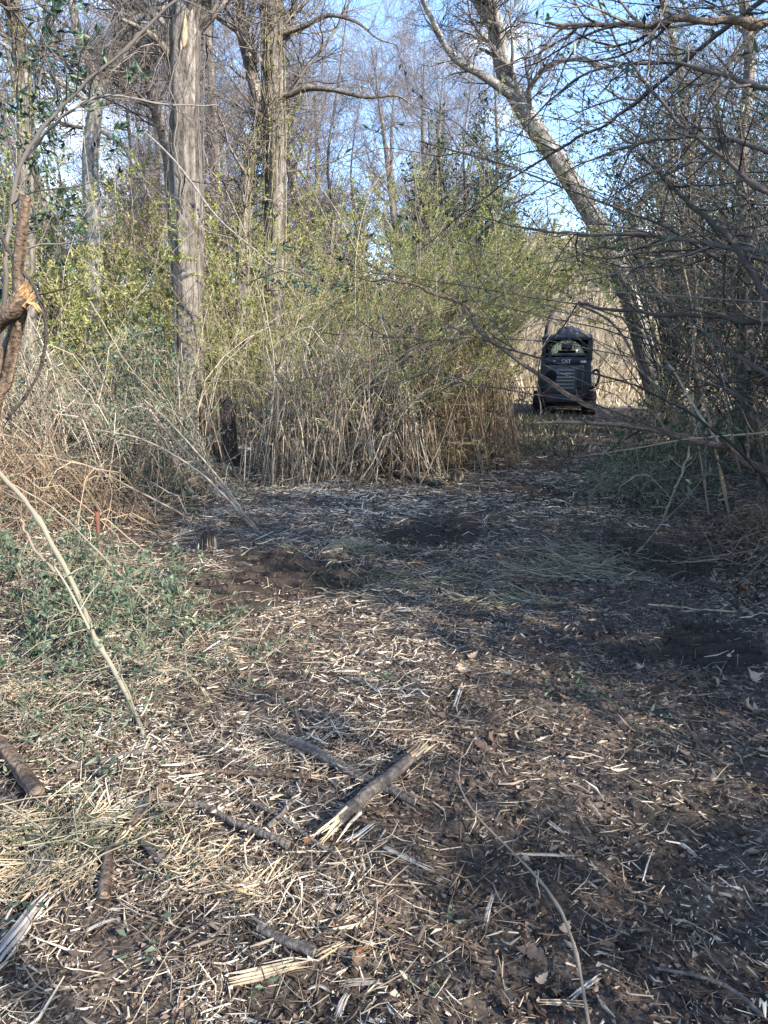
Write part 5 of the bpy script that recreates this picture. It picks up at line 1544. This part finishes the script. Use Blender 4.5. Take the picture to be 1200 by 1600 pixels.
for sx in (-1, 1):
    x0, x1 = (-.88, -.52) if sx < 0 else (.52, .88)

    def belt(g, x0=x0, x1=x1):
        o = loop_profile(0); i = loop_profile(-.035); n = len(o)
        V = [(x, p[0], p[1]) for x in (x0, x1) for p in o] + [(x, p[0], p[1]) for x in (x0, x1) for p in i]
        F = []
        for k in range(n):
            q = (k + 1) % n
            F += [(k, q, n + q, n + k), (2 * n + k, 3 * n + k, 3 * n + q, 2 * n + q), (k, 2 * n + k, 2 * n + q, q), (n + k, n + q, 3 * n + q, 3 * n + k)]
        g.add(V, F, .5)
    tk = part('track', 'rubber', belt)

    # tread lugs round the belt, each a bar of its own
    pr = np.array(loop_profile(0) + [loop_profile(0)[0]])
    sl = np.concatenate([[0], np.cumsum(np.linalg.norm(np.diff(pr, axis=0), axis=1))])
    lug = Geo(); lug.box(x0 + .01, x1 - .01, -.025, .025, -.01, .035); lme = lug.mesh('tread_lug'); lme.materials.append(M['rubber'])
    for s in np.arange(0, sl[-1], .11):
        j = min(np.searchsorted(sl, s, 'right') - 1, len(pr) - 2); f = (s - sl[j]) / (sl[j + 1] - sl[j])
        p = pr[j] * (1 - f) + pr[j + 1] * f; d = pr[j + 1] - pr[j]
        o = bpy.data.objects.new('tread_lug', lme); COL.objects.link(o); o.parent = tk
        o.location = (0, p[0], p[1]); o.rotation_euler = (math.atan2(d[1], d[0]) + math.pi, 0, 0)
    xc = (x0 + x1) / 2
    for (wy, wz, wr) in ((.18, .33, .25), (1.55, .29, .21), (.60, .16, .11), (.90, .16, .11), (1.20, .16, .11)):
        def wheel(g, wy=wy, wz=wz, wr=wr, xc=xc):
            g.prism([(wy + wr * math.cos(a), wz + wr * math.sin(a)) for a in np.linspace(0, 2 * math.pi, 19)[:-1]], xc - .13, xc + .13)
            g.prism([(wy + wr * .4 * math.cos(a), wz + wr * .4 * math.sin(a)) for a in np.linspace(0, 2 * math.pi, 13)[:-1]], xc - .16, xc + .16)
        part('track_wheel', 'paint_grey', wheel)
    part('track_frame', 'paint_black', lambda g, xc=xc: g.box(xc - .10, xc + .10, .25, 1.5, .22, .42), bevel=.02)
    # lift arm: rear tower, upper beam and front arm
    xa, xb = (-.70, -.57) if sx < 0 else (.57, .70)
    part('lift_tower', 'paint_black', lambda g, xa=xa, xb=xb: g.prism([(.02, .62), (.42, .62), (.50, 1.35), (.30, 1.52), (.04, 1.45)], xa, xb), bevel=.015)
    part('lift_arm', 'paint_black', lambda g, xa=xa, xb=xb: g.prism([(.10, 1.28), (.22, 1.46), (1.5, 1.36), (2.2, .75), (2.35, .40), (2.2, .38), (2.0, .72), (1.4, 1.18)], xa - .004, xb + .004), bevel=.015)
    part('lift_cylinder', 'steel', lambda g, xc=(xa + xb) / 2 * 1.06: g.tubes(np.array([(xc * 1.12, .35, .75), (xc * 1.12, 1.5, 1.18)]), np.array([.04, .04]), 10, cap=True), sm=True)

part('chassis', 'paint_black', lambda g: g.prism([(.0, .42), (.0, 1.00), (.05, 1.42), (.60, 1.46), (1.75, .95), (1.75, .30), (.10, .30)], -.565, .565), bevel=.03)
part('belly_guard', 'paint_black', lambda g: g.prism([(-.05, .36), (-.05, .58), (.02, .62), (.1, .62), (.1, .30)], -.66, .66), bevel=.02)
door = part('rear_door', 'paint_grey', lambda g: g.prism([(-.035, .62), (-.035, 1.30), (-.005, 1.38), (.02, 1.38), (.02, .62)], -.50, .50), bevel=.02)
for i in range(6):
    z = .74 + i * .092
    part('louvre', 'steel_grey', lambda g, z=z: g.prism([(-.037, z), (-.085, z - .012), (-.085, z + .010), (-.037, z + .060)], -.24, .26), door, bevel=.006)
part('side_grille', 'paint_black', lambda g: g.box(.32, .46, -.050, -.033, .70, 1.28), door, bevel=.005)
part('latch', 'steel', lambda g: g.box(-.34, -.29, -.065, -.033, .70, .80), door, bevel=.005)


def disc(g):
    g.prism([(.0, 0)], 0, 0) if False else None
    n = 24; c = np.array([-.40, -.05, 1.05])
    V = [c + np.array([.15 * math.cos(a), 0, .17 * math.sin(a)]) for a in np.linspace(0, 2 * math.pi, n + 1)[:-1]]
    V += [c + np.array([.13 * math.cos(a), -.05, .15 * math.sin(a)]) for a in np.linspace(0, 2 * math.pi, n + 1)[:-1]]
    V += [c + np.array([0, -.055, 0])]
    g.add(V, [(i, (i + 1) % n, n + (i + 1) % n, n + i) for i in range(n)], .2)
    g.F.append(np.array([(n + i, n + (i + 1) % n, 2 * n) for i in range(n)]))


part('round_cover', 'rubber', disc, sm=False)
part('hood', 'paint_black', lambda g: g.prism([(-.045, 1.36), (-.045, 1.52), (.02, 1.56), (.75, 1.56), (.75, 1.38)], -.56, .56), bevel=.025)
for (x, z, w, h, m, nm, lb) in ((-.52, .56, .09, .055, 'lens_red', 'tail_light', None), (.52, .58, .09, .055, 'lens_red', 'tail_light', None), (-.33, 1.44, .07, .06, 'lens_clear', 'work_light', None), (.47, 1.44, .15, .05, 'letter_white', 'decal', 'white sticker')):
    part(nm, m, lambda g, x=x, z=z, w=w, h=h: g.box(x - w / 2, x + w / 2, -.085 if z < 1 else -.060, -.04, z - h / 2, z + h / 2), bevel=.006, label=lb)
# cab
for (x, y) in ((-.63, .30), (.63, .30), (-.60, 1.45), (.60, 1.45)):
    part('cab_post', 'paint_black', lambda g, x=x, y=y: g.box(x - .055, x + .055, y - .06, y + .06, 1.40, 2.06), bevel=.012)
part('cab_rear_bar', 'paint_black', lambda g: g.box(-.70, .70, .14, .28, 2.00, 2.10), bevel=.02)
part('cab_side_post', 'paint_black', lambda g: g.box(.58, .72, .10, .235, 1.46, 1.995), bevel=.015)
part('cab_roof', 'paint_black', lambda g: g.prism([(.284, 2.02), (.284, 2.10), (.5, 2.16), (1.3, 2.16), (1.52, 2.08), (1.52, 2.02)], -.66, .66), bevel=.02)


def dome(g):
    n, mR = 20, 6
    V = []
    for j in range(mR + 1):
        a = j / mR * math.pi / 2
        for i in range(n):
            b = i / n * 2 * math.pi
            k = 1 + .08 * math.sin(5 * b + j)
            V.append((.05 + .40 * k * math.cos(a) * math.cos(b), .85 + .42 * k * math.cos(a) * math.sin(b), 2.15 + .22 * math.sin(a) * k))
    g.add(V, [(j * n + i, j * n + (i + 1) % n, (j + 1) * n + (i + 1) % n, (j + 1) * n + i) for j in range(mR) for i in range(n)], .6)


part('roof_dome', 'paint_grey', dome, sm=True)
part('rear_window', 'glass', lambda g: g.box(-.575, .575, .205, .213, 1.56, 1.999))
part('window_bar', 'paint_grey', lambda g: g.box(-.575, .575, .17, .20, 1.60, 1.66), bevel=.006)
part('front_window', 'glass', lambda g: g.box(-.545, .545, 1.42, 1.428, 1.1, 2.018))
for x in (-.62, .62):
    part('side_screen', 'paint_black', lambda g, x=x: [g.box(x - .01, x + .01, .37 + .16 * i, .40 + .16 * i, 1.46, 2.02) for i in range(7)])
st_ = part('seat', 'seat', lambda g: g.box(-.26, .26, .55, .72, 1.05, 1.74), bevel=.05)
part('headrest', 'seat', lambda g: g.box(-.15, .15, .56, .68, 1.745, 1.92), st_, bevel=.04)
part('exhaust_pipe', 'steel', lambda g: g.tubes(np.array([(-.46, .12, 1.5), (-.46, .12, 1.75), (-.46, .06, 1.82)]), np.array([.035, .035, .035]), 10), sm=True)


def hose(g):
    g.tubes(cr([(.70, .4, .72), (.86, .3, .80), (.93, .25, .98), (.92, .25, 1.18), (.82, .25, 1.22), (.76, .25, 1.16)], 24), np.full(24, .035), 8, cap=True)


part('hydraulic_hose', 'rubber', hose, sm=True)
part('mulcher_housing', 'paint_black', lambda g: g.prism([(2.25, .15), (2.25, .70), (2.55, .85), (2.95, .70), (3.0, .40), (2.85, .12)], -.86, .86), bevel=.03)
part('mulcher_drum', 'steel', lambda g: g.prism([(2.75 + .17 * math.cos(a), .26 + .17 * math.sin(a)) for a in np.linspace(0, 2 * math.pi, 19)[:-1]], -.80, .80))
# lettering on the hood
tx = bpy.data.curves.new('lettering', 'FONT'); tx.body = 'CAT'; tx.size = .135; tx.extrude = .004; tx.align_x = 'CENTER'; tx.align_y = 'CENTER'; tx.offset = .004
to = bpy.data.objects.new('lettering_curve', tx); COL.objects.link(to)
bpy.context.view_layer.update()
me = bpy.data.meshes.new_from_object(to)
bpy.data.objects.remove(to)
me.materials.clear(); me.materials.append(M['letter_white'])
lo = bpy.data.objects.new('lettering', me); COL.objects.link(lo); lo.parent = loader
lo.location = (0, -.052, 1.445); lo.rotation_euler = (math.pi / 2, 0, 0)
lo['label'] = 'white letters CAT'
for o in loader.children:
    pass
loader.rotation_euler = (0, 0, math.radians(-13.5)); loader.scale = (.90, .87, .96)
